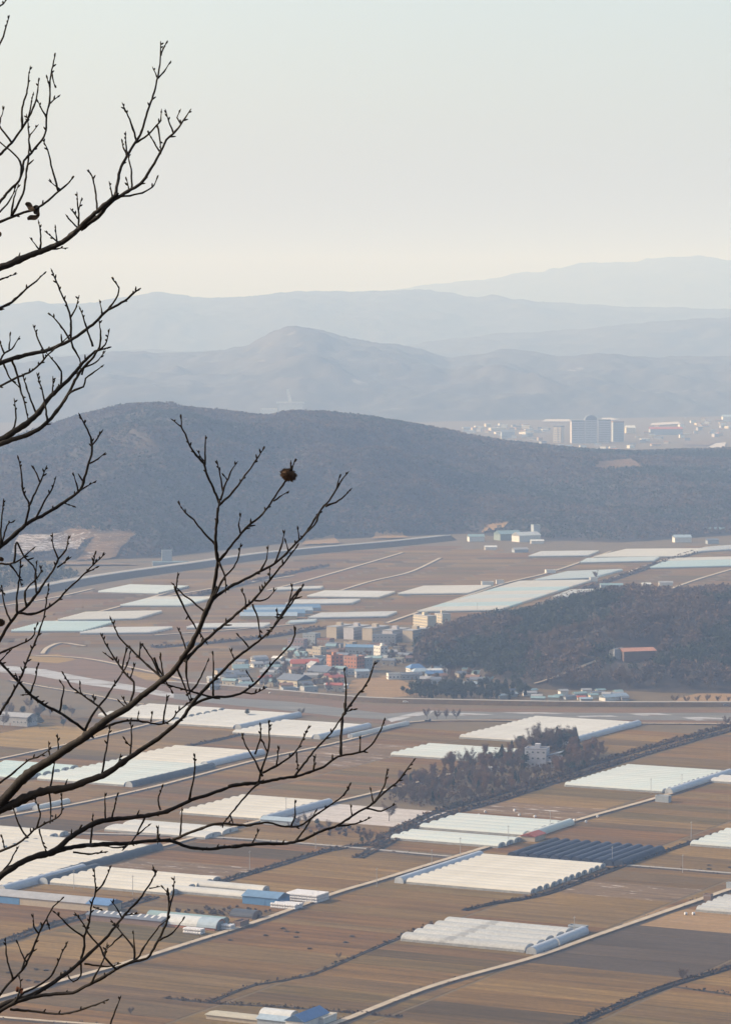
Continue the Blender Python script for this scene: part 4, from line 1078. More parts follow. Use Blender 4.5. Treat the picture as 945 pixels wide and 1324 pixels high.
def rot_rand(n, r=rng):
    z = r.uniform(-1, 1, n); a = r.uniform(0, 2 * np.pi, n); s = np.sqrt(1 - z * z)
    return np.stack([s * np.cos(a), s * np.sin(a), z], -1)
def crown_tris(n, size, shape, r=rng):
    """n irregular leaf-clump triangles spread through a crown of unit width and height"""
    if shape == 'cone':
        z = r.beta(1.1, 1.6, n); rad = (1 - z) ** 0.8 * 0.5 * np.sqrt(r.random(n))
    elif shape == 'column':
        z = r.random(n); rad = 0.5 * np.sin(np.pi * np.clip(z * 0.88 + 0.1, 0, 1)) ** 0.6 * np.sqrt(r.random(n))
    else:
        d = rot_rand(n, r) * (r.random(n) ** 0.45)[:, None] * 0.5
        z = d[:, 2] + 0.5; rad = np.hypot(d[:, 0], d[:, 1])
    a = r.uniform(0, 2 * np.pi, n)
    c = np.stack([rad * np.cos(a), rad * np.sin(a), z], -1)
    k = np.floor(r.random(n) * 7)                      # gather into clumps
    cc = c[(r.integers(0, max(1, n // 7), n))]
    c = c * 0.62 + cc * 0.38
    u = rot_rand(n, r); v = np.cross(u, rot_rand(n, r)); v /= np.linalg.norm(v, axis=1)[:, None] + 1e-9
    s = size * r.uniform(0.5, 1.4, (n, 1))
    return np.stack([c + u * s, c - u * s * 0.6 + v * s * 0.8, c - u * s * 0.5 - v * s * 0.9], 1)   # n,3,3
def tri_obj_mesh(name, T, m):
    return np_mesh(name, T.reshape(-1, 3), np.arange(T.shape[0] * 3).reshape(-1, 3), m)

def bare_crown(h, w, russet, column=False, seed=0):
    """leafless crown: limbs that fork, and many thin twigs at their ends"""
    r = random.Random(seed)
    mb = MB(); tw = []
    limbs = []
    for k in range(9 if not column else 13):
        z0 = h * r.uniform(0.16, 0.62)
        a = r.uniform(0, 6.283)
        ln = (w * 0.5 * r.uniform(0.6, 1.0)) if not column else w * 0.5 * r.uniform(0.5, 0.9)
        rise = (h - z0) * r.uniform(0.45, 0.98)
        p0 = Vector((0, 0, z0)); p2 = Vector((math.cos(a) * ln, math.sin(a) * ln, z0 + rise))
        p1 = p0.lerp(p2, 0.5) + Vector((math.cos(a) * ln * 0.15, math.sin(a) * ln * 0.15, -rise * 0.05))
        mb.tube([p0, p1, p2], [h * 0.010, h * 0.006, 0.03], 3, False)
        limbs += [(p0.lerp(p1, 0.6), 1), (p1, 1), (p1.lerp(p2, 0.5), 1), (p2, 1)]
    for p, _ in limbs:
        for j in range(13):
            d = Vector((r.gauss(0, 1), r.gauss(0, 1), abs(r.gauss(0.7, 0.7)))).normalized() * r.uniform(0.10, 0.22) * (w + h) * 0.5
            q = p + d
            s = Vector((r.gauss(0, 1), r.gauss(0, 1), r.gauss(0, 1))).normalized() * r.uniform(0.08, 0.15)
            n0 = len(mb.v)
            mb.v += [tuple(p + s * 0.5), tuple(p - s * 0.5), tuple(q)]; mb.f.append((n0, n0 + 1, n0 + 2))
            for i in range(6):
                e = p.lerp(q, r.uniform(0.35, 0.95)); g = e + Vector((r.gauss(0, 1), r.gauss(0, 1), r.gauss(0.6, 0.8))).normalized() * r.uniform(0.5, 1.3)
                n0 = len(mb.v)
                mb.v += [tuple(e + s * 0.45), tuple(e - s * 0.45), tuple(g)]; mb.f.append((n0, n0 + 1, n0 + 2))
    return mb.mesh('crown', M_bare2 if russet else M_bare)
def trunk_mesh(h, r0):
    return MB().tube([(0, 0, -1.0), (0.05, 0, h * 0.3), (-0.05, 0.04, h * 0.62), (0.02, 0, h * 0.9)], [r0, r0 * 0.75, r0 * 0.45, r0 * 0.12], 6).mesh('trunk', M_trunk)
PROTO = {}
for i in range(3):
    PROTO['bare', i] = (trunk_mesh(10, 0.20), bare_crown(10, 8.5, False, seed=i))
    PROTO['russet', i] = (trunk_mesh(11, 0.20), bare_crown(11, 5.0, True, True, seed=10 + i))
    T = crown_tris(420, 0.075, 'round'); T = T * np.array([6.5, 6.5, 6.8]) + np.array([0, 0, 2.6])
    PROTO['pine', i] = (trunk_mesh(7.5, 0.2), tri_obj_mesh('crown', T, M_pine))
    T = crown_tris(380, 0.085, 'cone'); T = T * np.array([4.6, 4.6, 9.5]) + np.array([0, 0, 0.8])
    PROTO['fir', i] = (trunk_mesh(8, 0.18), tri_obj_mesh('crown', T, M_pine))
    T = crown_tris(160, 0.13, 'round'); T = T * np.array([2.6, 2.6, 2.0]) + np.array([0, 0, 0.1])
    PROTO['shrub', i] = (trunk_mesh(1.2, 0.06), tri_obj_mesh('crown', T, M_bare))
def tree(kind, p, s, label, group, name=None):
    tr, cr = PROTO[kind, random.randrange(3)]
    t_ = empty(name or {'bare': 'bare_tree', 'russet': 'poplar_tree', 'pine': 'pine_tree', 'fir': 'conifer_tree', 'shrub': 'shrub'}[kind], p, random.uniform(0, 6.28))
    k = s * random.uniform(0.85, 1.15)
    t_.scale = (k * random.uniform(0.9, 1.1), k * random.uniform(0.9, 1.1), k)
    tag(t_, label, 'shrub' if kind == 'shrub' else 'tree', group)
    link('trunk', tr, t_); link('crown', cr, t_)
    return t_
def poly_pts(poly, n, mind=0.0):
    x0, x1 = min(p[0] for p in poly), max(p[0] for p in poly); y0, y1 = min(p[1] for p in poly), max(p[1] for p in poly)
    got = []
    for _ in range(n * 80):
        x, y = random.uniform(x0, x1), random.uniform(y0, y1)
        if inside(x, y, poly):
            g_ = ground(x, y)
            if all((g_ - q).length > mind for q in got):
                got.append(g_)
                if len(got) >= n: break
    return got
VILLA = ground(697, 989)
for g_ in poly_pts([(500, 1030), (540, 1004), (640, 1000), (690, 1000), (735, 1000), (690, 1020), (610, 1040), (540, 1042)], 95, 3.6):
    tree(random.choice(['russet', 'russet', 'bare', 'bare', 'fir']), g_, random.uniform(0.65, 1.0), 'slender leafless tree in the front rows of the grove below the white house', 'trees in the front of the grove')
for g_ in poly_pts([(560, 1000), (610, 985), (660, 975), (680, 978), (680, 998)], 44, 4):
    if (g_ - VILLA).length > 16: tree(random.choice(['russet', 'bare', 'fir', 'pine']), g_, random.uniform(0.7, 1.1), 'tree in the left part of the grove beside the white house', 'trees left of the white house')
for g_ in poly_pts([(720, 990), (740, 972), (775, 972), (785, 985), (740, 1003), (715, 1004)], 42, 4):
    if (g_ - VILLA).length > 17: tree(random.choice(['russet', 'russet', 'bare', 'pine']), g_, random.uniform(0.75, 1.1), 'reddish brown tree in the right part of the grove', 'trees right of the white house')
for g_ in poly_pts([(660, 972), (690, 960), (745, 962), (745, 970), (690, 974)], 40, 4.5):
    if (g_ - VILLA).length > 11: tree(random.choice(['bare', 'bare', 'pine', 'fir']), g_, random.uniform(0.9, 1.4), 'tall tree behind the white house in the grove', 'trees behind the white house')
for g_ in poly_pts([(528, 905), (520, 897), (560, 890), (640, 890), (690, 897), (660, 906), (600, 907)], 130, 4.2):
    tree(random.choice(['pine', 'pine', 'fir']), g_, random.uniform(0.8, 1.2), 'dark green pine in the belt between the straw field and the river road', 'pines along the river road')
for g_ in poly_pts([(-20, 940), (-20, 918), (40, 916), (115, 928), (110, 942), (40, 945)], 26, 9):
    tree(random.choice(['pine', 'bare', 'bare']), g_, random.uniform(0.7, 1.1), 'dark tree around the grey depot at the left edge', 'trees around the depot')
for g_ in poly_pts(VIL, 90, 8):
    tree(random.choice(['bare', 'bare', 'pine']), g_, random.uniform(0.5, 0.9), 'small tree between the houses of the village', 'trees in the village')
for g_ in poly_pts([(545, 890), (560, 860), (640, 862), (655, 856), (640, 885)], 34, 9):
    tree(random.choice(['bare', 'bare', 'russet', 'pine']), g_, random.uniform(0.6, 0.9), 'leafless tree among the houses at the foot of the wooded hill', 'trees at the foot of the wooded hill')
for k, px in enumerate((872, 887, 901, 914, 928, 941)):
    tree('bare', ground(px, 909), 0.62, 'small leafless tree of the row on the pale bank beside the river road', 'row of trees on the pale bank')
for px, py in ((552, 930), (565, 930), (577, 930), (590, 930)):
    tree('bare', ground(px, py), 0.75, 'leafless tree on the near river bank beside a dark vehicle', 'trees on the near river bank')
for px, py, s in ((478, 1094, 0.9), (490, 1090, 0.7), (468, 1092, 0.6), (503, 1062, 1.0), (384, 1070, 0.8), (398, 1068, 0.9), (410, 1070, 0.6), (376, 1075, 0.5), (425, 1072, 0.5), (320, 928, 0.8), (390, 925, 0.7), (883, 1270, 0.6), (770, 750, 1.2), (438, 1240, 0.3), (170, 1313, 0.35), (930, 945, 0.7), (938, 940, 0.8)):
    tree(random.choice(['bare', 'bare', 'pine']) if s > 0.5 else 'bare', ground(px, py), s, 'lone small tree standing at a field corner of the plain', 'lone trees on the plain')
for g_ in poly_pts([(255, 1180), (310, 1172), (350, 1178), (345, 1188), (290, 1188)], 22, 2.5) + poly_pts([(205, 1184), (250, 1176), (300, 1176), (290, 1184)], 14, 2.5):
    tree('shrub', g_, random.uniform(0.7, 1.3), 'dry brown shrub in the waste plot behind the arched barn', 'shrubs behind the arched barn')
for g_ in poly_pts([(380, 1068), (470, 1072), (480, 1084), (400, 1080)], 30, 3):
    tree('shrub', g_, random.uniform(0.8, 1.5), 'dry brown shrub in the waste plot beside the blue roofed low shed', 'shrubs beside the low shed')

# woods on the hills: too many to count, one mass of each kind
def forest(name, label, px_, py_, pz_, hgt, wid, ntri, size, m, shape='round'):
    n = len(px_)
    base = [crown_tris(ntri, size, shape) for _ in range(12)]
    idx = rng.integers(0, 12, n)
    B_ = np.stack(base)[idx]                                  # n, ntri, 3, 3
    ang = rng.uniform(0, 2 * np.pi, n); c, s = np.cos(ang)[:, None, None], np.sin(ang)[:, None, None]
    x, y, z = B_[..., 0], B_[..., 1], B_[..., 2]
    w_ = wid[:, None, None]; h_ = hgt[:, None, None]
    V = np.stack([(x * c - y * s) * w_ + px_[:, None, None], (x * s + y * c) * w_ + py_[:, None, None], z * h_ + 0.12 * h_ + pz_[:, None, None]], -1)
    T = V.reshape(-1, 3, 3)
    o = link(name, tri_obj_mesh(name, T, m))
    tag(o, label, 'forest', kind='stuff')
    return o
def in_clear(u, z, d, polys):
    pxs = 472.5 + u * FPX
    out = np.zeros(len(u), bool)
    for i in range(len(u)):
        q = to_px((u[i] * d[i], d[i], z[i]))
        out[i] = any(inside(q[0], q[1], pp) for pp in polys)
    return out
def sow(H, n, umax, polys, smax=1.25, s_min=0.01):
    u = rng.uniform(-umax, umax, n); s = rng.uniform(s_min, smax, n)
    x, d, z = H(u, s)
    ok = (z > 1.0) & ~in_clear(u, z, d, polys)
    return x[ok], d[ok], z[ok]
x, d, z = sow(H1, 80000, 0.128, CLEAR1)
g = fbm(x * 0.004 + 3, d * 0.004, 4) + rng.uniform(-0.10, 0.10, len(x))
pn = g > 0.545
hh = rng.uniform(4, 7.5, len(x))
forest('bare_forest', 'hazy leafless forest covering the wooded hill', x[~pn], d[~pn], z[~pn], hh[~pn], hh[~pn] * 1.25, 8, 0.20, M_farbare)
forest('pine_forest', 'hazy dark pine stands on the wooded hill', x[pn], d[pn], z[pn], hh[pn], hh[pn] * 1.2, 8, 0.20, M_farpine)
CLEAR2 = [[(780, 862), (800, 834), (846, 832), (850, 850), (838, 872), (800, 872)], [(700, 880), (760, 860), (776, 852), (790, 858), (720, 884)]]
x, d, z = sow(H2, 8000, 0.135, CLEAR2, smax=1.3)
g = fbm(x * 0.011 + 8, d * 0.011, 4) + rng.uniform(-0.08, 0.08, len(x))
pn = g > 0.49
hh = rng.uniform(8, 14, len(x))
order = rng.permutation(len(x)); near = np.zeros(len(x), bool)
cand = [i for i in order if d[i] < 3080 and x[i] / d[i] < 0.116][:230]
near[cand] = True
forest('bare_forest', 'brown leafless wood on the low hill right of the village', x[~pn & ~near], d[~pn & ~near], z[~pn & ~near], hh[~pn & ~near], hh[~pn & ~near] * 0.95, 80, 0.075, M_farbare)
forest('pine_forest', 'dark pine wood on the low hill right of the village', x[pn & ~near], d[pn & ~near], z[pn & ~near], hh[pn & ~near], hh[pn & ~near] * 0.9, 90, 0.075, M_farpine)
for i in cand:
    if pn[i]: tree('pine', Vector((x[i], d[i], z[i] - 0.5)), hh[i] / 8.2, 'dark green pine standing out of the wood on the low hill', 'pines on the low hill')
    else: tree('bare', Vector((x[i], d[i], z[i] - 0.5)), hh[i] / 9.0, 'leafless brown tree standing out of the wood on the low hill', 'leafless trees on the low hill')
# a far wooded knoll at the left edge under the hill
KN = [g_ for g_ in poly_pts([(-40, 770), (-40, 745), (20, 735), (85, 740), (100, 752), (40, 764)], 160, 7)]
kx = np.array([q.x for q in KN]); ky = np.array([q.y for q in KN])
forest('pine_forest', 'dark wooded patch at the left edge above the expressway', kx, ky, np.zeros(len(kx)), rng.uniform(12, 18, len(kx)), rng.uniform(12, 16, len(kx)), 40, 0.1, M_farpine)
# dry weeds along banks and ditches
M_weed = mat('dry_weeds', (0.080, 0.052, 0.031), (0.125, 0.075, 0.040), scale=0.05, rough=0.95, col3=(0.045, 0.038, 0.026), scale3=0.03, thr3=0.52)
TT = []
for ln, hw, den, hgt in WEED_LINES:
    for i in range(len(ln) - 1):
        p0, p1 = ln[i], ln[i + 1]
        t_ = p1 - p0; L = t_.length
        sd = Vector((-t_.y, t_.x, 0)).normalized()
        clump = vnoise(np.array([p0.x * 0.03]), np.array([p0.y * 0.03]))[0]
        for k in range(int(L * den * (0.35 + 1.3 * clump))):
            q = p0 + t_ * random.random() + sd * (random.choice((-1, 1)) * hw * random.uniform(0.55, 1.1))
            TT.append((q.x, q.y, random.uniform(0.6, 1.3) * hgt))
TT = np.array(TT)
forest('dry_weeds', 'dry brown weeds along the ditches and road banks', TT[:, 0], TT[:, 1], np.zeros(len(TT)), TT[:, 2] * 1.5, TT[:, 2] * 1.7, 7, 0.3, M_weed).__setitem__('category', 'weeds')

GR = poly_pts([(497, 1036), (530, 1003), (600, 990), (650, 968), (690, 962), (745, 962), (778, 974), (735, 1002), (690, 1018), (610, 1040), (545, 1044)], 1500, 0)
GR = [q for q in GR if (q - VILLA).length > 13]
gx = np.array([q.x for q in GR]); gy = np.array([q.y for q in GR])
forest('undergrowth', 'dry brown undergrowth on the ground of the grove', gx, gy, np.zeros(len(gx)), rng.uniform(1.2, 3.2, len(gx)), rng.uniform(2, 3.6, len(gx)), 22, 0.17, M_bare).__setitem__('category', 'undergrowth')
# ------------------------------------------------------------------ small things on the plain
M_bale = mat('bale_wrap', (0.56, 0.555, 0.56), (0.48, 0.475, 0.50), scale=1.0, rough=0.35, spec=0.5, rnd=0.06)
def bale_mesh(r=0.75, w=1.35):
    mb = MB(); pr = []
    for x, q in ((-w / 2, r * 0.86), (-w / 2 + 0.1, r), (w / 2 - 0.1, r), (w / 2, r * 0.86)):
        pr.append((x, q))
    for x, q in pr:
        for k in range(10):
            a = 2 * math.pi * k / 10
            mb.v.append((x, q * math.cos(a), r + q * math.sin(a)))
    for i in range(3):
        for k in range(10):
            a, b = i * 10 + k, i * 10 + (k + 1) % 10
            mb.f.append((a, b, b + 10, a + 10))
    mb.f += [tuple(range(10))[::-1], tuple(range(30, 40))]
    return mb.mesh('bale', M_bale, False)
BALE = bale_mesh()
for k, (px, py) in enumerate(((627, 1051), (619, 1055), (665, 1049), (671, 1055), (691, 1057), (695, 1064), (629, 1062), (742, 1062), (757, 1064), (772, 1057))):
    o = link('hay_bale', BALE, None, ground(px, py, 0.12), random.uniform(0, 3))
    tag(o, 'white wrapped hay bale lying in the stubble behind the pale green greenhouses', 'bale', 'bales in the stubble')
for k, (px, py) in enumerate(((886, 1183), (896, 1183))):
    o = link('hay_bale', BALE, None, ground(px, py, 0.12), 0.4)
    tag(o, ('left', 'right')[k] + ' one of two white bales by the right edge greenhouse', 'bale', 'bales by the right edge greenhouse')
def bale_stack(label, px, py, nx, ny, nz):
    g_ = ground(px, py)
    t_ = empty('bale_stack', g_, ROT_B); tag(t_, label, 'bale stack', 'white bale stacks of the farmyard')
    for i in range(nx):
        for j in range(ny):
            for k in range(nz):
                if 0 < i < nx - 1 and 0 < j < ny - 1 and k < nz - 1: continue
                if k == nz - 1 and random.random() < 0.06: continue
                link('bale', BALE, t_, ((i - nx / 2 + .5) * 1.48, (j - ny / 2 + .5) * 1.55 + random.uniform(-.08, .08), k * 1.45), random.uniform(-0.06, 0.06))
bale_stack('largest white wrapped bale stack right of the blue barn', 397, 1164, 13, 9, 3)
bale_stack('white bale stack in front of the blue barn beside the road', 371, 1174, 10, 6, 2)
bale_stack('white bale stack in front of the half-round barn', 251, 1207, 7, 3, 2)
bale_stack('small white bale stack at the right end of the half-round barn', 295, 1202, 4, 3, 2)
M_pole = mat('pole_concrete', (0.34, 0.33, 0.32), (0.28, 0.27, 0.26), scale=0.5)
def pole(label, px, py, h=10.5):
    t_ = empty('utility_pole', ground(px, py), ROT_A); tag(t_, label, 'pole', 'utility poles on the plain')
    MB().tube([(0, 0, -0.5), (0, 0, h)], [0.19, 0.12], 8).build('post', M_pole, t_)
    MB().box(-1.1, 1.1, -0.06, 0.06, h - 0.9, h - 0.75).build('crossarm', M_pole, t_)
    for x in (-0.95, 0, 0.95): MB().tube([(x, 0, h - 0.74), (x, 0, h - 0.45)], 0.07, 6).build('insulator', W['white'], t_)
for lb, px, py in (('pole before the pale green greenhouse nearer to us', 595, 1106), ('pole between the two pale green greenhouses at their right end', 657, 1090), ('pole behind the red roofed shed beside the road', 711, 1070), ('pole at the corner of the big pale green greenhouse', 881, 1021), ('short pole in front of the big pale green greenhouse', 841, 1027), ('pole at the right end of the black netted tunnels', 791, 1118),
                   ('pole beside the grey cross road at the right', 882, 1129), ('pole in the field left of the large cream greenhouse', 558, 1122), ('pole at the track left of the large cream greenhouse', 487, 1147), ('pole at the ditch behind the silver tunnels', 323, 1124), ('pole beside the grey cross road in the middle', 408, 1098), ('pole in front of the long tan barn', 96, 1150), ('pole left of the single silver tunnels', 172, 1157),
                   ('pole beside the greenhouse nearest the blue barn', 742, 1212), ('pole behind the cream greenhouse beside the low shed', 370, 1052), ('pole before the largest far striped block', 617, 792), ('pole on the field edge behind the netted tunnels', 893, 1085)):
    pole(lb, px, py)
M_tyre = mat('tyre_rubber', (0.02, 0.02, 0.02), rough=0.8)
def car(label, px, py, body, yaw, z=0.5, truck=False):
    t_ = empty('parked_truck' if truck else 'parked_car', ground(px, py, z), yaw); tag(t_, label, 'truck' if truck else 'car')
    pr = [(-2.2, 0.35), (2.15, 0.35), (2.2, 0.8), (1.2, 0.98), (0.6, 1.45), (-1.4, 1.48), (-2.1, 0.98)] if not truck else [(-2.6, 0.45), (2.4, 0.45), (2.4, 1.2), (2.1, 1.95), (0.9, 1.95), (0.85, 0.95), (-2.6, 0.95)]
    mb = MB(); n = len(pr)
    mb.add([(x, -0.85, z_) for x, z_ in pr] + [(x, 0.85, z_) for x, z_ in pr], [(i, (i + 1) % n, n + (i + 1) % n, n + i) for i in range(n)] + [tuple(range(n))[::-1], tuple(range(n, 2 * n))])
    mb.build('body', body, t_)
    MB().box(-1.2, 0.75, -0.88, 0.88, 0.98, 1.36).build('window', M_glass, t_) if not truck else MB().box(1.0, 2.2, -0.88, 0.88, 1.3, 1.75).build('window', M_glass, t_)
    for x in (-1.35, 1.35):
        for y in (-0.8, 0.8): MB().tube([(x, y - 0.1, 0.33), (x, y + 0.1, 0.33)], 0.33, 10).build('wheel', M_tyre, t_)
car('white car driving on the river road below the straw field', 524, 908.5, W['white'], 0.0, 3.45)
car('dark pickup truck stopped on the near river bank road', 553, 932.5, RF['tarp'], 0.1, 0.9, True)
car('dark car on the river road at the right edge', 938, 912.5, RF['slate'], 0.0, 3.45)
car('white car parked beside the straw field in the village', 549, 887, W['white'], 0.3, 0.3)
car('white van parked by the village edge road', 351, 897, W['white'], 0.2, 0.3)
M_heap = mat('manure_heap', (0.045, 0.036, 0.028), (0.075, 0.058, 0.042), scale=0.8)
for k, (px, py) in enumerate(((366, 1201), (371, 1205), (384, 1206), (383, 1212), (343, 1210), (455, 1211), (447, 1219), (400, 1227), (298, 1216), (30, 1253), (47, 1254), (60, 1255), (37, 1268), (48, 1270), (12, 1258), (85, 1256), (916, 1119), (916, 1124), (943, 1122))):
    T = crown_tris(90, 0.2, 'round') * np.array([3.6, 3.0, 0.9]) + np.array([0, 0, -0.15])
    o = link('straw_heap', tri_obj_mesh('straw_heap', T, M_heap), None, ground(px, py, 0.12), random.uniform(0, 3))
    tag(o, 'low dark heap of rotted straw lying on a stubble field', 'heap', 'dark straw heaps on the stubble')
# ------------------------------------------------------------------ the leafless tree beside the lookout: limbs traced at their own distance
M_bark = mat('dark_bark', (0.012, 0.010, 0.009), (0.024, 0.019, 0.016), scale=9.0, rough=0.75, spec=0.2, bump=0.004, bump_scale=60.0, col3=(0.06, 0.052, 0.045), scale3=14.0, thr3=0.62)
TREE_D = 7.0
CROPS = {'A': (0, 0, 3.15), 'B': (0, 380, 3.15), 'C': (0, 760, 3.15), 'D': (0, 1020, 3.15), 'E': (200, 520, 3.15), 'F': (200, 780, 2.7)}
LIMBS = [  # crop, width at start, width at end (both in crop pixels), points
 ('A', 26, 15, [(-20, 1100), (0, 1092), (60, 1068), (110, 1045), (180, 1020), (240, 995), (290, 960), (330, 925), (375, 880), (410, 850), (450, 815), (470, 798)]),
 ('A', 12, 5, [(470, 798), (480, 745), (490, 695), (510, 650), (545, 590), (572, 550), (590, 490), (610, 430), (625, 390), (640, 330), (650, 280), (655, 225), (655, 182)]),
 ('A', 17, 6, [(330, 935), (370, 905), (410, 875), (440, 835), (480, 805), (520, 780), (550, 765), (585, 735), (620, 680), (655, 620), (680, 570), (715, 535), (740, 505), (755, 480), (770, 458)]),
 ('A', 11, 7, [(-10, 910), (0, 905), (50, 885), (100, 865), (150, 850), (200, 815), (240, 780), (270, 755), (292, 732)]),
 ('A', 10, 5, [(-10, 840), (0, 825), (40, 775), (80, 735), (95, 690), (100, 655), (140, 610), (185, 545), (192, 470), (205, 400), (205, 330), (215, 270), (225, 232)]),
 ('A', 10, 5, [(-10, 640), (0, 632), (50, 580), (90, 525), (120, 475), (145, 420), (155, 370), (157, 332)]),
 ('A', 10, 6, [(-8, 1262), (0, 1256), (50, 1230), (110, 1175), (150, 1145), (177, 1118)]),
 ('B', 17, 8, [(-10, 287), (0, 283), (60, 262), (120, 245), (180, 235), (230, 215), (290, 188), (340, 155), (390, 115), (430, 75), (470, 50), (510, 28), (545, -2), (560, -15)]),
 ('B', 9, 5, [(-10, 382), (0, 378), (60, 345), (120, 320), (160, 290), (200, 245), (240, 210), (280, 175)]),
 ('B', 26, 8, [(-20, 607), (0, 597), (50, 568), (100, 535), (150, 495), (190, 440), (230, 395), (280, 350), (320, 305), (350, 270), (390, 235), (440, 220)]),
 ('B', 19, 5, [(-10, 617), (50, 595), (110, 575), (170, 545), (210, 505), (250, 455), (275, 415), (300, 365), (330, 315), (370, 270), (400, 230), (412, 180), (406, 118)]),
 ('B', 17, 6, [(-10, 1042), (0, 1032), (40, 1000), (90, 955), (120, 930), (170, 905), (230, 870), (290, 830), (330, 795), (345, 750), (360, 700), (375, 640), (370, 585), (350, 540), (330, 500)]),
 ('B', 13, 5, [(-15, 1440), (0, 1410), (40, 1345), (75, 1300), (110, 1275), (150, 1225), (180, 1180), (220, 1120), (240, 1080), (270, 1040), (278, 1000)]),
 ('C', 38, 15, [(-30, 922), (0, 885), (40, 840), (85, 790), (130, 750), (200, 705), (270, 660), (330, 620), (390, 575), (450, 530), (520, 490), (580, 440), (640, 395), (700, 345), (760, 265), (800, 190), (838, 105), (880, 10)]),
 ('E', 15, 9, [(214, 840), (240, 770), (250, 700), (258, 650), (250, 590), (250, 530), (255, 470), (262, 410)]),
 ('E', 9, 6, [(262, 410), (240, 350), (215, 300), (200, 250), (170, 215), (145, 180), (125, 130), (110, 100), (110, 68)]),
 ('E', 9, 6, [(262, 648), (300, 600), (340, 550), (380, 505), (430, 465), (470, 415), (500, 370), (530, 325), (548, 300), (570, 243)]),
 ('E', 11, 6, [(225, 815), (280, 770), (340, 735), (400, 705), (460, 675), (510, 640), (560, 590), (610, 540), (650, 480), (680, 435), (710, 400), (740, 355), (760, 320), (780, 295)]),
 ('F', 11, 5, [(105, 205), (150, 155), (200, 110), (260, 60), (300, 25), (340, -5), (362, -30), (405, -85), (430, -115), (475, -170), (496, -200)]),
 ('C', 35, 14, [(-20, 925), (0, 903), (60, 880), (130, 845), (200, 825), (280, 815), (350, 790), (420, 765), (470, 735), (530, 690), (590, 650), (650, 610), (700, 570), (745, 530)]),
 ('F', 12, 5, [(99, 400), (140, 340), (175, 300), (220, 255), (280, 195), (340, 150), (390, 110), (430, 65), (470, 10), (495, -25), (515, -54)]),
 ('F', 9, 5, [(120, 362), (190, 330), (260, 325), (310, 310), (370, 260), (420, 200), (470, 150), (490, 110), (488, 90)]),
 ('D', 24, 12, [(-12, 372), (0, 360), (30, 335), (90, 300), (150, 275), (200, 262), (240, 240), (290, 195), (330, 170), (390, 140), (450, 125), (520, 120), (590, 110), (650, 100), (710, 80), (770, 50), (830, 30), (945, -10)]),
 ('F', 11, 5, [(258, 641), (300, 632), (350, 628), (400, 620), (450, 610), (490, 605), (540, 590), (590, 570), (640, 535), (690, 525), (740, 510), (780, 460), (800, 412)]),
 ('F', 9, 5, [(650, 530), (650, 480), (655, 400), (665, 380), (700, 330), (740, 280), (765, 215)]),
 ('D', 17, 11, [(200, 268), (260, 245), (330, 232), (420, 226), (520, 222), (620, 212), (700, 212), (760, 235), (840, 245), (945, 235)]),
 ('F', 11, 5, [(268, 850), (340, 842), (400, 840), (460, 838), (520, 825), (570, 800), (640, 775), (700, 735), (760, 700), (800, 660), (850, 620), (880, 580), (902, 552)]),
 ('F', 9, 5, [(60, 828), (80, 820), (140, 795), (220, 770), (320, 775), (395, 765), (430, 775), (480, 780), (520, 770), (560, 740), (620, 700), (660, 670), (680, 635)]),
 ('C', 8, 11, [(-4, 296), (40, 345), (80, 385), (120, 430), (180, 475), (240, 505), (300, 545), (340, 575), (372, 602)]),
 ('D', 20, 6, [(-20, 902), (0, 887), (50, 865), (120, 845), (200, 800), (260, 760), (300, 730), (340, 695), (380, 655), (430, 610), (480, 550), (520, 500), (560, 460), (600, 405), (635, 345)]),
 ('D', 15, 8, [(-4, 907), (60, 872), (140, 847), (220, 836), (300, 830), (350, 805), (400, 780), (450, 750), (490, 725), (540, 705), (600, 690), (620, 660), (650, 610), (680, 540), (690, 480), (685, 420)]),
 ('D', 10, 5, [(-8, 850), (0, 840), (40, 790), (90, 740), (120, 690), (140, 640), (160, 590), (190, 530), (220, 480), (250, 452)]),
 ('D', 9, 5, [(330, 703), (345, 640), (345, 600), (365, 540), (375, 470), (390, 420), (385, 340)]),
 ('D', 10, 6, [(45, 898), (130, 905), (210, 915), (270, 915), (330, 900), (390, 880), (432, 862)]),
]
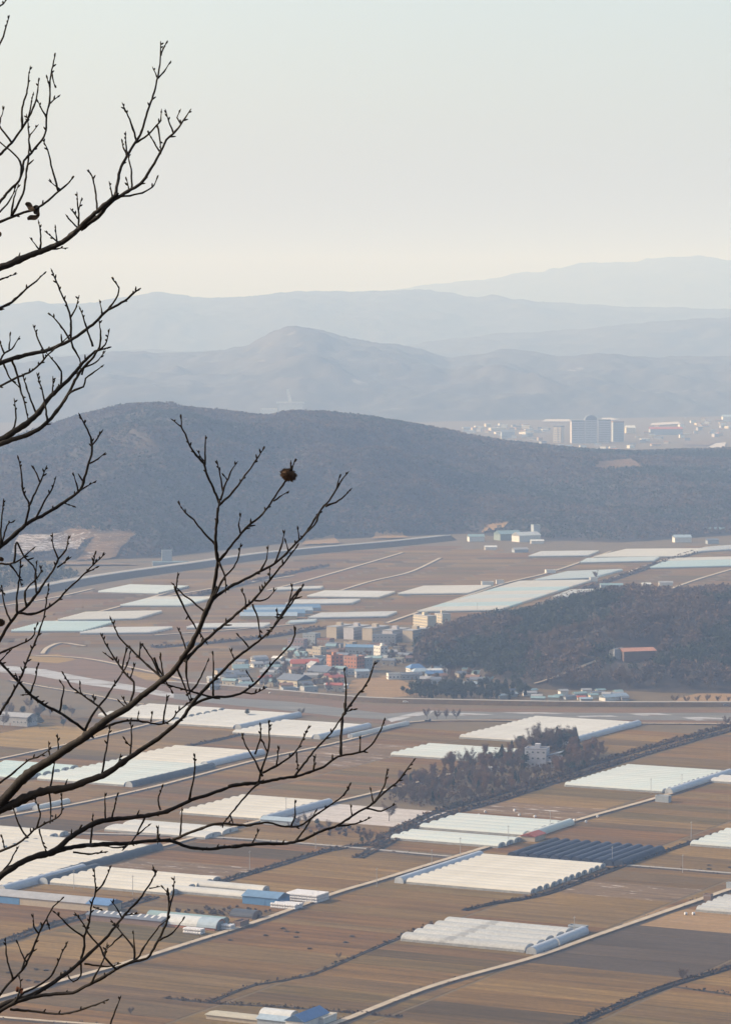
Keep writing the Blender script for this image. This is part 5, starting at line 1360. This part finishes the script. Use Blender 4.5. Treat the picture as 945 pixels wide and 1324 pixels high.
TW = {
 'A': [[(655, 225), (664, 205), (675, 180)], [(640, 315), (628, 285)], [(645, 318), (670, 290), (688, 262)], [(556, 570), (535, 500), (505, 432)], [(550, 585), (600, 552), (640, 510), (655, 490), (658, 460)], [(520, 635), (505, 605), (500, 580)],
       [(517, 632), (515, 600), (513, 550)], [(520, 628), (535, 690), (538, 770)], [(652, 620), (630, 580), (610, 548)], [(655, 612), (650, 545), (640, 510)], [(708, 540), (688, 490), (678, 460)], [(738, 508), (722, 480), (730, 460)],
       [(475, 803), (530, 797), (580, 785), (610, 770), (628, 755), (638, 730)], [(398, 862), (390, 780), (380, 730), (368, 703)], [(322, 930), (322, 870), (318, 830), (316, 798)], [(322, 860), (330, 820)], [(318, 890), (297, 860)], [(320, 932), (295, 905), (278, 887)],
       [(235, 997), (228, 930)], [(240, 990), (197, 950)], [(165, 1024), (168, 960), (160, 910)], [(165, 1022), (133, 980)], [(460, 808), (450, 755)], [(528, 776), (518, 735)], [(200, 1016), (265, 1010)], [(240, 780), (215, 690), (195, 610), (182, 580)],
       [(45, 886), (75, 835), (100, 770), (110, 690), (120, 620), (118, 540), (112, 480)], [(48, 884), (55, 820), (72, 765)], [(0, 866), (40, 820), (62, 770)], [(192, 480), (170, 440), (158, 418)], [(205, 420), (235, 395)], [(205, 360), (195, 320)], [(130, 622), (118, 565), (150, 520)],
       [(92, 522), (92, 440), (110, 380), (122, 285)], [(118, 480), (135, 390)], [(50, 580), (20, 540), (0, 510), (15, 448)], [(88, 715), (85, 660), (50, 620), (0, 580), (-8, 572)], [(-8, 195), (15, 150), (25, 110), (37, 78)], [(-8, 30), (15, 15), (30, -5)], [(-6, 1150), (0, 1140), (55, 1120)], [(212, 300), (222, 345)], [(250, 772), (290, 740)], [(250, 775), (212, 745)]],
 'B': [[(420, 85), (410, 40)], [(430, 75), (460, 40), (480, 5), (485, -25), (465, -55)], [(290, 188), (290, 110), (275, 50), (250, -5), (215, -90)], [(290, 95), (310, 60), (320, 20)], [(285, 188), (245, 125), (210, 88)], [(380, 215), (355, 140), (330, 65)], [(405, 120), (412, 180), (400, 200)], [(180, 235), (158, 185), (140, 140)],
       [(0, 283), (20, 240), (50, 225), (75, 185)], [(20, 245), (0, 190)], [(40, 225), (43, 172)], [(75, 375), (40, 340), (15, 280)], [(190, 240), (225, 280), (250, 315), (250, 372)], [(118, 520), (100, 440), (85, 390), (75, 340), (50, 268)], [(262, 440), (290, 400), (340, 378), (350, 345), (375, 325), (412, 297)],
       [(290, 190), (300, 220), (325, 265), (330, 300)], [(400, 232), (430, 205), (443, 157)], [(335, 330), (345, 300), (390, 280), (420, 245)], [(150, 495), (120, 410), (97, 340)], [(195, 520), (180, 420), (155, 335)], [(275, 410), (250, 380), (248, 320)], [(215, 410), (218, 350)], [(45, 570), (65, 520), (62, 440)],
       [(375, 620), (400, 585), (412, 565)], [(365, 690), (400, 672), (420, 655)], [(325, 800), (350, 785), (380, 768)], [(262, 852), (295, 862)], [(320, 803), (305, 742)], [(105, 940), (120, 860), (95, 800), (90, 735), (78, 675)], [(118, 868), (150, 800), (170, 755), (188, 712)], [(165, 765), (150, 730), (138, 710)], [(145, 918), (185, 840), (210, 800), (225, 757)],
       [(10, 1020), (30, 945), (50, 930)], [(6, 1026), (5, 960), (15, 850)], [(-6, 1098), (40, 1100), (80, 1085), (135, 1040)], [(60, 1095), (70, 1010), (100, 1070), (140, 1110), (150, 1150)], [(40, 1100), (75, 1145), (88, 1180)], [(240, 1080), (220, 1030), (215, 990)], [(235, 1115), (280, 1080)],
       [(78, 1300), (130, 1303), (180, 1288), (230, 1255), (270, 1210), (310, 1175), (345, 1140), (380, 1105), (420, 1068)], [(380, 1105), (388, 1062)], [(345, 1140), (390, 1115)], [(72, 1302), (70, 1240), (80, 1160), (85, 1100)], [(110, 1275), (105, 1210), (160, 1150), (168, 1120)], [(152, 1225), (145, 1160), (150, 1100)], [(45, 1335), (20, 1270), (10, 1200)], [(0, 1195), (12, 1215)]],
 'C': [[(0, 515), (40, 450), (85, 370), (110, 300), (145, 220), (180, 120), (190, 60), (200, -5)], [(125, 430), (145, 370), (155, 320)], [(120, 435), (100, 435)], [(245, 506), (255, 440), (262, 405), (250, 388)], [(-5, 270), (60, 240), (130, 205), (150, 155)], [(0, 300), (40, 260)],
       [(348, 580), (380, 515), (430, 450), (470, 390), (500, 345), (520, 310), (530, 270)], [(445, 535), (410, 490), (385, 470), (335, 435), (290, 400), (262, 355)], [(330, 432), (327, 395)], [(385, 470), (384, 450)], [(528, 486), (545, 420), (545, 385), (520, 360), (490, 320), (465, 285), (430, 225), (418, 200)], [(530, 372), (548, 320)], [(500, 330), (515, 250)], [(525, 485), (505, 455)], [(515, 490), (490, 465)], [(465, 295), (433, 270)],
       [(665, 372), (630, 340), (580, 295), (530, 245), (490, 205), (470, 165), (455, 130)], [(570, 285), (572, 235)], [(650, 355), (620, 290), (585, 240)], [(668, 368), (655, 280)], [(836, 100), (790, 60), (745, 25), (710, -10)], [(838, 218), (790, 150), (740, 60), (712, -5)], [(760, 262), (745, 210), (730, 175)], [(665, 388), (720, 405), (790, 425), (860, 445), (890, 448)],
       [(375, 600), (430, 565), (500, 545), (545, 540), (600, 548), (660, 555), (700, 535), (730, 500), (780, 460)], [(205, 822), (215, 770), (225, 700)], [(415, 768), (430, 680), (448, 575)], [(530, 690), (538, 620), (535, 555)], [(537, 650), (510, 620)], [(200, 830), (210, 890), (205, 945)], [(430, 945), (428, 850)], [(455, 945), (478, 850)], [(655, 905), (645, 865), (660, 815)], [(770, 865), (790, 770), (795, 690)], [(-6, 800), (60, 750), (120, 700), (155, 690), (200, 660)], [(240, 672), (237, 610)], [(205, 700), (200, 640)], [(480, 730), (490, 690)], [(615, 545), (620, 515)], [(560, 545), (565, 515)], [(665, 552), (680, 450)]],
 'D': [[(-6, 258), (80, 220), (150, 160), (210, 130), (250, 100), (253, 30)], [(205, 130), (210, 70), (200, 25)], [(152, 158), (165, 100), (145, 45)], [(110, 195), (75, 140), (60, 90)], [(160, 165), (175, 215), (185, 245)], [(370, 230), (380, 115)], [(735, 200), (742, 90)], [(510, 240), (550, 200), (575, 150), (590, 120)], [(560, 185), (605, 150)], [(425, 232), (480, 240), (515, 235)], [(300, 258), (360, 265), (425, 258)], [(0, 352), (40, 300), (70, 245)], [(20, 240), (12, 200)], [(640, 215), (645, 165)], [(310, 190), (325, 160)],
       [(690, 490), (705, 430), (710, 370)], [(650, 615), (700, 590), (745, 535)], [(490, 725), (560, 690), (590, 640), (650, 560), (680, 535)], [(60, 868), (100, 830), (160, 800), (210, 760), (240, 700), (270, 635)], [(160, 590), (140, 560), (137, 525)], [(110, 705), (95, 680), (75, 630)], [(55, 775), (30, 690), (25, 620)], [(90, 740), (110, 680), (140, 660)],
       [(390, 420), (420, 390), (450, 325)], [(345, 605), (290, 565), (230, 507)], [(475, 735), (430, 690), (410, 645), (370, 600), (340, 550), (315, 515)], [(370, 795), (420, 700), (435, 640)], [(345, 712), (440, 725), (480, 715)], [(548, 695), (545, 650), (500, 590), (460, 545)], [(550, 670), (545, 590)], [(500, 525), (480, 490), (460, 465)], [(510, 515), (548, 510)], [(330, 703), (330, 760), (300, 785), (275, 755)], [(610, 405), (640, 400)], [(430, 660), (470, 620), (500, 590)], [(380, 480), (405, 490)], [(190, 530), (200, 560)], [(450, 958), (470, 905), (488, 857)], [(70, 860), (85, 800), (80, 770)], [(635, 350), (628, 325)], [(685, 425), (668, 405)]],
 'E': [[(110, 100), (80, 78)], [(205, 255), (207, 195), (208, 150)], [(200, 240), (180, 208)], [(268, 400), (285, 345), (300, 310), (312, 280), (330, 255)], [(278, 362), (268, 300), (257, 252)], [(262, 420), (320, 365), (360, 310), (400, 255), (440, 195)], [(352, 537), (342, 500), (350, 467)], [(485, 403), (510, 385), (535, 368)], [(552, 290), (555, 255)],
       [(247, 580), (200, 530), (160, 480), (125, 450), (103, 418)], [(695, 425), (750, 400), (793, 362)], [(672, 448), (650, 500), (600, 550)], [(590, 560), (583, 520)], [(545, 605), (535, 570)], [(490, 655), (515, 590), (528, 535)], [(430, 690), (455, 640), (462, 600)], [(262, 650), (285, 705), (290, 760)], [(245, 790), (280, 720), (330, 660), (350, 590)], [(470, 725), (468, 685)],
       [(370, 845), (370, 800), (358, 775)], [(408, 808), (450, 805), (487, 772)], [(202, 850), (160, 815), (110, 770), (70, 735), (57, 730)], [(90, 752), (95, 708)], [(80, 745), (110, 830), (150, 890), (170, 920)], [(465, 945), (500, 890), (540, 830), (575, 780), (598, 758)], [(550, 815), (560, 755)], [(500, 892), (500, 855)], [(398, 822), (420, 880), (430, 945)], [(740, 355), (752, 310)], [(297, 315), (285, 300)]],
 'F': [[(60, 303), (20, 240), (0, 190)], [(110, 322), (150, 280), (185, 205)], [(205, 327), (205, 250), (205, 180)], [(128, 330), (112, 255), (112, 200)], [(120, 330), (95, 265), (80, 230)], [(332, 160), (320, 140), (295, 115)], [(375, 122), (355, 60), (343, 5)], [(280, 198), (268, 170)], [(120, 180), (85, 95)], [(345, 275), (325, 245)], [(310, 312), (350, 315), (380, 300)], [(665, 385), (668, 290), (662, 238)], [(665, 378), (693, 372)],
       [(490, 603), (530, 550), (570, 500), (610, 460), (660, 390)], [(362, 625), (380, 560), (400, 500), (398, 420)], [(378, 605), (345, 540), (320, 500), (308, 465)], [(350, 525), (370, 470), (370, 430)], [(378, 592), (440, 560), (480, 530), (510, 490), (535, 437)], [(500, 575), (495, 520)], [(425, 568), (433, 510)], [(555, 583), (560, 540)], [(375, 620), (330, 660), (280, 720), (240, 768)], [(490, 832), (530, 780), (560, 730)],
       [(765, 698), (800, 640), (810, 590)], [(762, 695), (755, 655)], [(640, 778), (700, 770), (745, 752)], [(735, 715), (790, 725), (830, 708)], [(690, 740), (685, 715)], [(340, 842), (360, 800)], [(475, 780), (490, 740), (490, 700)], [(95, 815), (90, 730)], [(120, 690), (140, 600), (142, 540)], [(15, 735), (18, 650)], [(12, 828), (12, 790)], [(395, 520), (378, 485)], [(715, 520), (718, 475)], [(660, 672), (672, 655)]],
}
def cpx(cr, p):
    ox, oy, s = CROPS[cr]
    return ox + p[0] / s, oy + p[1] / s
NODES = []          # (px, py, depth, limb index) of everything built so far
def near_node(px, py):
    best, bd = None, 1e9
    for n_ in NODES:
        q = (n_[0] - px) ** 2 + (n_[1] - py) ** 2
        if q < bd: best, bd = n_, q
    return best, math.sqrt(bd)
def smooth_px(pts, step=5.0):
    ln = smooth_line(pts, step)
    return [(q.x, q.y) for q in ln]
rt = random.Random(4)
BASE = Vector((-1.75, 7.25, float(slope_z(np.array(-1.75), np.array(7.25))) - 0.15))
tree0 = empty('bare_tree', BASE)
tag(tree0, 'dark leafless tree whose branches reach in from the left, close in front of us', 'tree')
TRUNK = [BASE + Vector((0, 0, -0.1)), BASE + Vector((0.03, 0, 0.7)), BASE + Vector((-0.02, 0.02, 1.6)), BASE + Vector((0.05, 0, 2.4)), BASE + Vector((0.02, -0.03, 3.3)), BASE + Vector((0.1, 0, 4.2)), BASE + Vector((0.05, 0, 4.9))]
loc = lambda q: q - BASE
MB().tube([loc(q) for q in TRUNK], [0.14, 0.11, 0.095, 0.08, 0.065, 0.045, 0.02], 12).build('trunk', M_bark, tree0, smooth=True)
def trunk_at(z):
    for i in range(len(TRUNK) - 1):
        if TRUNK[i].z <= z <= TRUNK[i + 1].z: return TRUNK[i].lerp(TRUNK[i + 1], (z - TRUNK[i].z) / (TRUNK[i + 1].z - TRUNK[i].z))
    return TRUNK[-2] if z > TRUNK[-1].z else TRUNK[1]
def grow(pts_px, w0, w1, name, parent, idx, root=None, knots=True):
    """tapering limb through pixel points; depth drifts smoothly from the limb it grows out of"""
    x0, y0 = pts_px[0]
    ln = smooth_px(pts_px, 4.5)
    n = len(ln)
    total = sum(math.dist(ln[i], ln[i + 1]) for i in range(n - 1))
    d0 = root if root is not None else TREE_D
    drift = rt.uniform(-0.45, 0.45)
    pts, rad, acc = [], [], 0.0
    for i, (x, y) in enumerate(ln):
        if i: acc += math.dist(ln[i], ln[i - 1])
        f = acc / max(total, 1)
        d = d0 + drift * acc / FPX * TREE_D + 0.01 * math.sin(acc * 0.03 + idx)
        w = (w0 + (w1 - w0) * f ** 0.8)
        jit = 0.38 + 0.02 * w
        pts.append(at_depth(x + rt.uniform(-jit, jit), y + rt.uniform(-jit, jit), d))
        k = 1.0 + (rt.uniform(0.05, 0.32) if knots and rt.random() < 0.16 else rt.uniform(-0.06, 0.06))
        if i >= n - 2: k *= 0.75
        rad.append(w * 0.5 * k / FPX * d)
        NODES.append((x, y, d, idx))
    if x0 <= 2 and root is None:      # comes from the trunk, outside the picture
        q0 = pts[0]; t_ = (pts[1] - pts[0]).normalized() if (pts[1] - pts[0]).length else Vector((1, 0, 0))
        tz = max(TRUNK[1].z + 0.2, q0.z - 0.45 - 0.2 * rt.random())
        q3 = trunk_at(min(tz, TRUNK[-2].z))
        pre = []
        for k in range(8):
            u = k / 8
            q1 = q3 + Vector((0.3, (q0.y - q3.y) * 0.3, 0.05)); q2 = q0 - t_ * 0.3
            pre.append(q3 * (1 - u) ** 3 + q1 * 3 * u * (1 - u) ** 2 + q2 * 3 * u * u * (1 - u) + q0 * u ** 3)
        pts = pre + pts
        r0 = rad[0]
        rad = [r0 * (1.5 - 0.5 * k / 8) for k in range(8)] + rad
    mb = MB().tube([loc(q) for q in pts], rad, 7 if w0 > 8 / 3 else 5)
    # short spurs and buds
    for i in range(8, len(pts) - 1):
        if rt.random() < (0.30 if w0 < 3.7 else 0.12):
            t_ = (pts[i + 1] - pts[i - 1]).normalized()
            sd = (t_.cross(Vector((0, 1, 0))) * rt.choice((-1, 1)) + t_ * 0.8 + Vector((0, rt.uniform(-.6, .6), 0.3))).normalized()
            ls = rt.uniform(0.004, 0.011) * (2.0 if rt.random() < 0.12 else 1.0)
            mb.tube([loc(pts[i]), loc(pts[i] + sd * ls * 0.6), loc(pts[i] + sd * ls)], [0.0019, 0.0019, 0.0009], 5)
    tip = pts[-1]; t_ = (pts[-1] - pts[-3]).normalized()
    mb.tube([loc(tip - t_ * 0.002), loc(tip + t_ * 0.004), loc(tip + t_ * 0.009)], [rad[-1] * 0.9, rad[-1] * 1.2, rad[-1] * 0.5], 6)
    for j in range(rt.choice((1, 2, 3))):
        v_ = (t_ + Vector((rt.uniform(-.9, .9), rt.uniform(-.5, .5), rt.uniform(-.5, .9)))).normalized() * rt.uniform(0.005, 0.010)
        q_ = pts[-1 - min(j, len(pts) - 2)]
        mb.tube([loc(q_), loc(q_ + v_ * 0.55), loc(q_ + v_)], [0.0015, 0.0021, 0.0008], 5)
    return mb.build(name, M_bark, parent, smooth=True), pts
LOBJ = []
for i, (cr, w0, w1, pp) in enumerate(LIMBS):
    q = [cpx(cr, p) for p in pp]; s = CROPS[cr][2]
    root = None
    if q[0][0] > 2:
        nn, dist = near_node(*q[0]); root = nn[2]
    o, _ = grow(q, w0 * 1.18 / s, max(w1 * 1.1 / s, 1.9), 'limb', tree0, i, root)
    LOBJ.append(o)
k = len(LIMBS)
for cr, tws in TW.items():
    for pp in tws:
        q = [cpx(cr, p) for p in pp]; s = CROPS[cr][2]
        nn, dist = near_node(*q[0])
        n2, dist2 = near_node(*q[-1])
        if dist2 < dist and dist2 < 4 and q[0][0] > 2: q = q[::-1]; nn, dist = n2, dist2
        sm = smooth_px(q, 3.0)[2:]
        if len(sm) > 3 and sum(near_node(*p_)[1] < 2.4 for p_ in sm) > 0.65 * len(sm): continue    # already built from the neighbouring view
        root = nn[2]
        own = LOBJ[nn[3]] if nn[3] < len(LOBJ) and dist < 40 else tree0
        ln_ = sum(math.dist(q[i], q[i + 1]) for i in range(len(q) - 1))
        w0 = min(3.6, 2.3 + ln_ * 0.012)
        grow(q, w0, 1.75, 'twig', own, nn[3] if nn[3] < len(LOBJ) else 0, root)
# seed heads and dead leaves still hanging on
M_seed = mat('seed_head', (0.055, 0.030, 0.018), (0.11, 0.06, 0.03), scale=60.0, rough=0.8)
M_leaf = mat('dead_leaf', (0.09, 0.028, 0.015), (0.13, 0.05, 0.025), scale=40.0, rough=0.7)
def seed_head(px, py, r_mm, d=None, n=420, elong=1.3):
    nn, _ = near_node(px, py); d = nn[2]
    c = at_depth(px, py, d)
    mb = MB()
    for k in range(n):
        v = Vector((rt.gauss(0, 1), rt.gauss(0, 1), rt.gauss(0, 1))).normalized()
        v2 = Vector((v.x * elong, v.y, v.z)) ; v2.rotate(Matrix.Rotation(-R(-20), 3, 'Y'))
        r0, r1 = r_mm * 0.0007, r_mm * 0.001 * rt.uniform(0.85, 1.15)
        s = v.orthogonal().normalized() * 0.0016
        n0 = len(mb.v); b = loc(c)
        mb.v += [tuple(b + v2 * r0 + s), tuple(b + v2 * r0 - s), tuple(b + v2 * r1)]; mb.f.append((n0, n0 + 1, n0 + 2))
    st = len(mb.v)
    for a in range(7):
        for e in range(5):
            th, ph = 2 * math.pi * a / 7, math.pi * (e + 0.5) / 5
            v = Vector((math.sin(ph) * math.cos(th) * elong, math.sin(ph) * math.sin(th), math.cos(ph))); v.rotate(Matrix.Rotation(-R(-20), 3, 'Y'))
            mb.v.append(tuple(loc(c) + v * r_mm * 0.00086))
    for a in range(7):
        for e in range(4):
            i0, i1 = st + a * 5 + e, st + ((a + 1) % 7) * 5 + e
            mb.f.append((i0, i1, i1 + 1, i0 + 1))
    mb.build('seed_head', M_seed, tree0)
seed_head(373, 614, 14.0)
seed_head(2, 805, 8.5, elong=1.0)
seed_head(-1, 303, 6.0, elong=1.0)
seed_head(2, 723, 5.0, elong=1.2)
def dead_leaf(px, py, w, h, ang, m):
    nn, _ = near_node(px, py); d = nn[2]
    c = loc(at_depth(px, py, d)); mb = MB()
    ca, sa = math.cos(ang), math.sin(ang)
    n = 7; s = d / FPX
    for i in range(n + 1):
        u = i / n
        for j, t_ in enumerate((-1, 0, 1)):
            hw = h * 0.5 * math.sin(math.pi * min(1, u * 0.9 + 0.08)) ** 0.7
            x = (u - 0.5) * w; y = t_ * hw + 0.12 * h * math.sin(u * 7)
            z = 0.3 * h * (abs(t_)) * math.cos(u * 4) + 0.2 * h * math.sin(u * 5)
            mb.v.append(tuple(c + Vector(((x * ca - y * sa) * s, z * s, (x * sa + y * ca) * s))))
    for i in range(n):
        for j in range(2):
            a = i * 3 + j; mb.f.append((a, a + 1, a + 4, a + 3))
    o = mb.build('dead_leaf', m, tree0)
    md = o.modifiers.new('thickness', 'SOLIDIFY'); md.thickness = 0.0008
    return o
M_brown = mat('brown_dead_leaf', (0.035, 0.022, 0.015), (0.06, 0.038, 0.024), scale=40.0, rough=0.8)
dead_leaf(40, 268, 17, 8, -0.7, M_brown); dead_leaf(48, 272, 14, 9, -1.1, M_brown); dead_leaf(44, 281, 17, 7, 0.25, M_brown)
dead_leaf(26, 1280, 11, 9, 0.3, M_leaf)
# ------------------------------------------------------------------ labels: number off look-alikes along the picture so that each can be found
ORD = ['leftmost', 'second from left', 'third from left', 'fourth from left', 'fifth from left', 'sixth from left', 'seventh from left', 'eighth from left', 'ninth from left', 'tenth from left', 'eleventh from left', 'twelfth from left']
same = {}
for o in bpy.data.objects:
    if o.parent is None and o.get('label') and o.get('group') and o.get('kind') is None: same.setdefault(o['label'], []).append(o)
for lb, os_ in same.items():
    if 2 <= len(os_) <= 12:
        for k, o in enumerate(sorted(os_, key=lambda q: to_px(q.location)[0])):
            w_ = (lb + ', ' + (ORD[k] if k < len(os_) - 1 or len(os_) == 1 else 'rightmost') + ' such one')
            if len(w_.split()) > 16: w_ = ' '.join(lb.split()[:11]) + ', ' + (ORD[k] if k < len(os_) - 1 else 'rightmost')
            o['label'] = w_
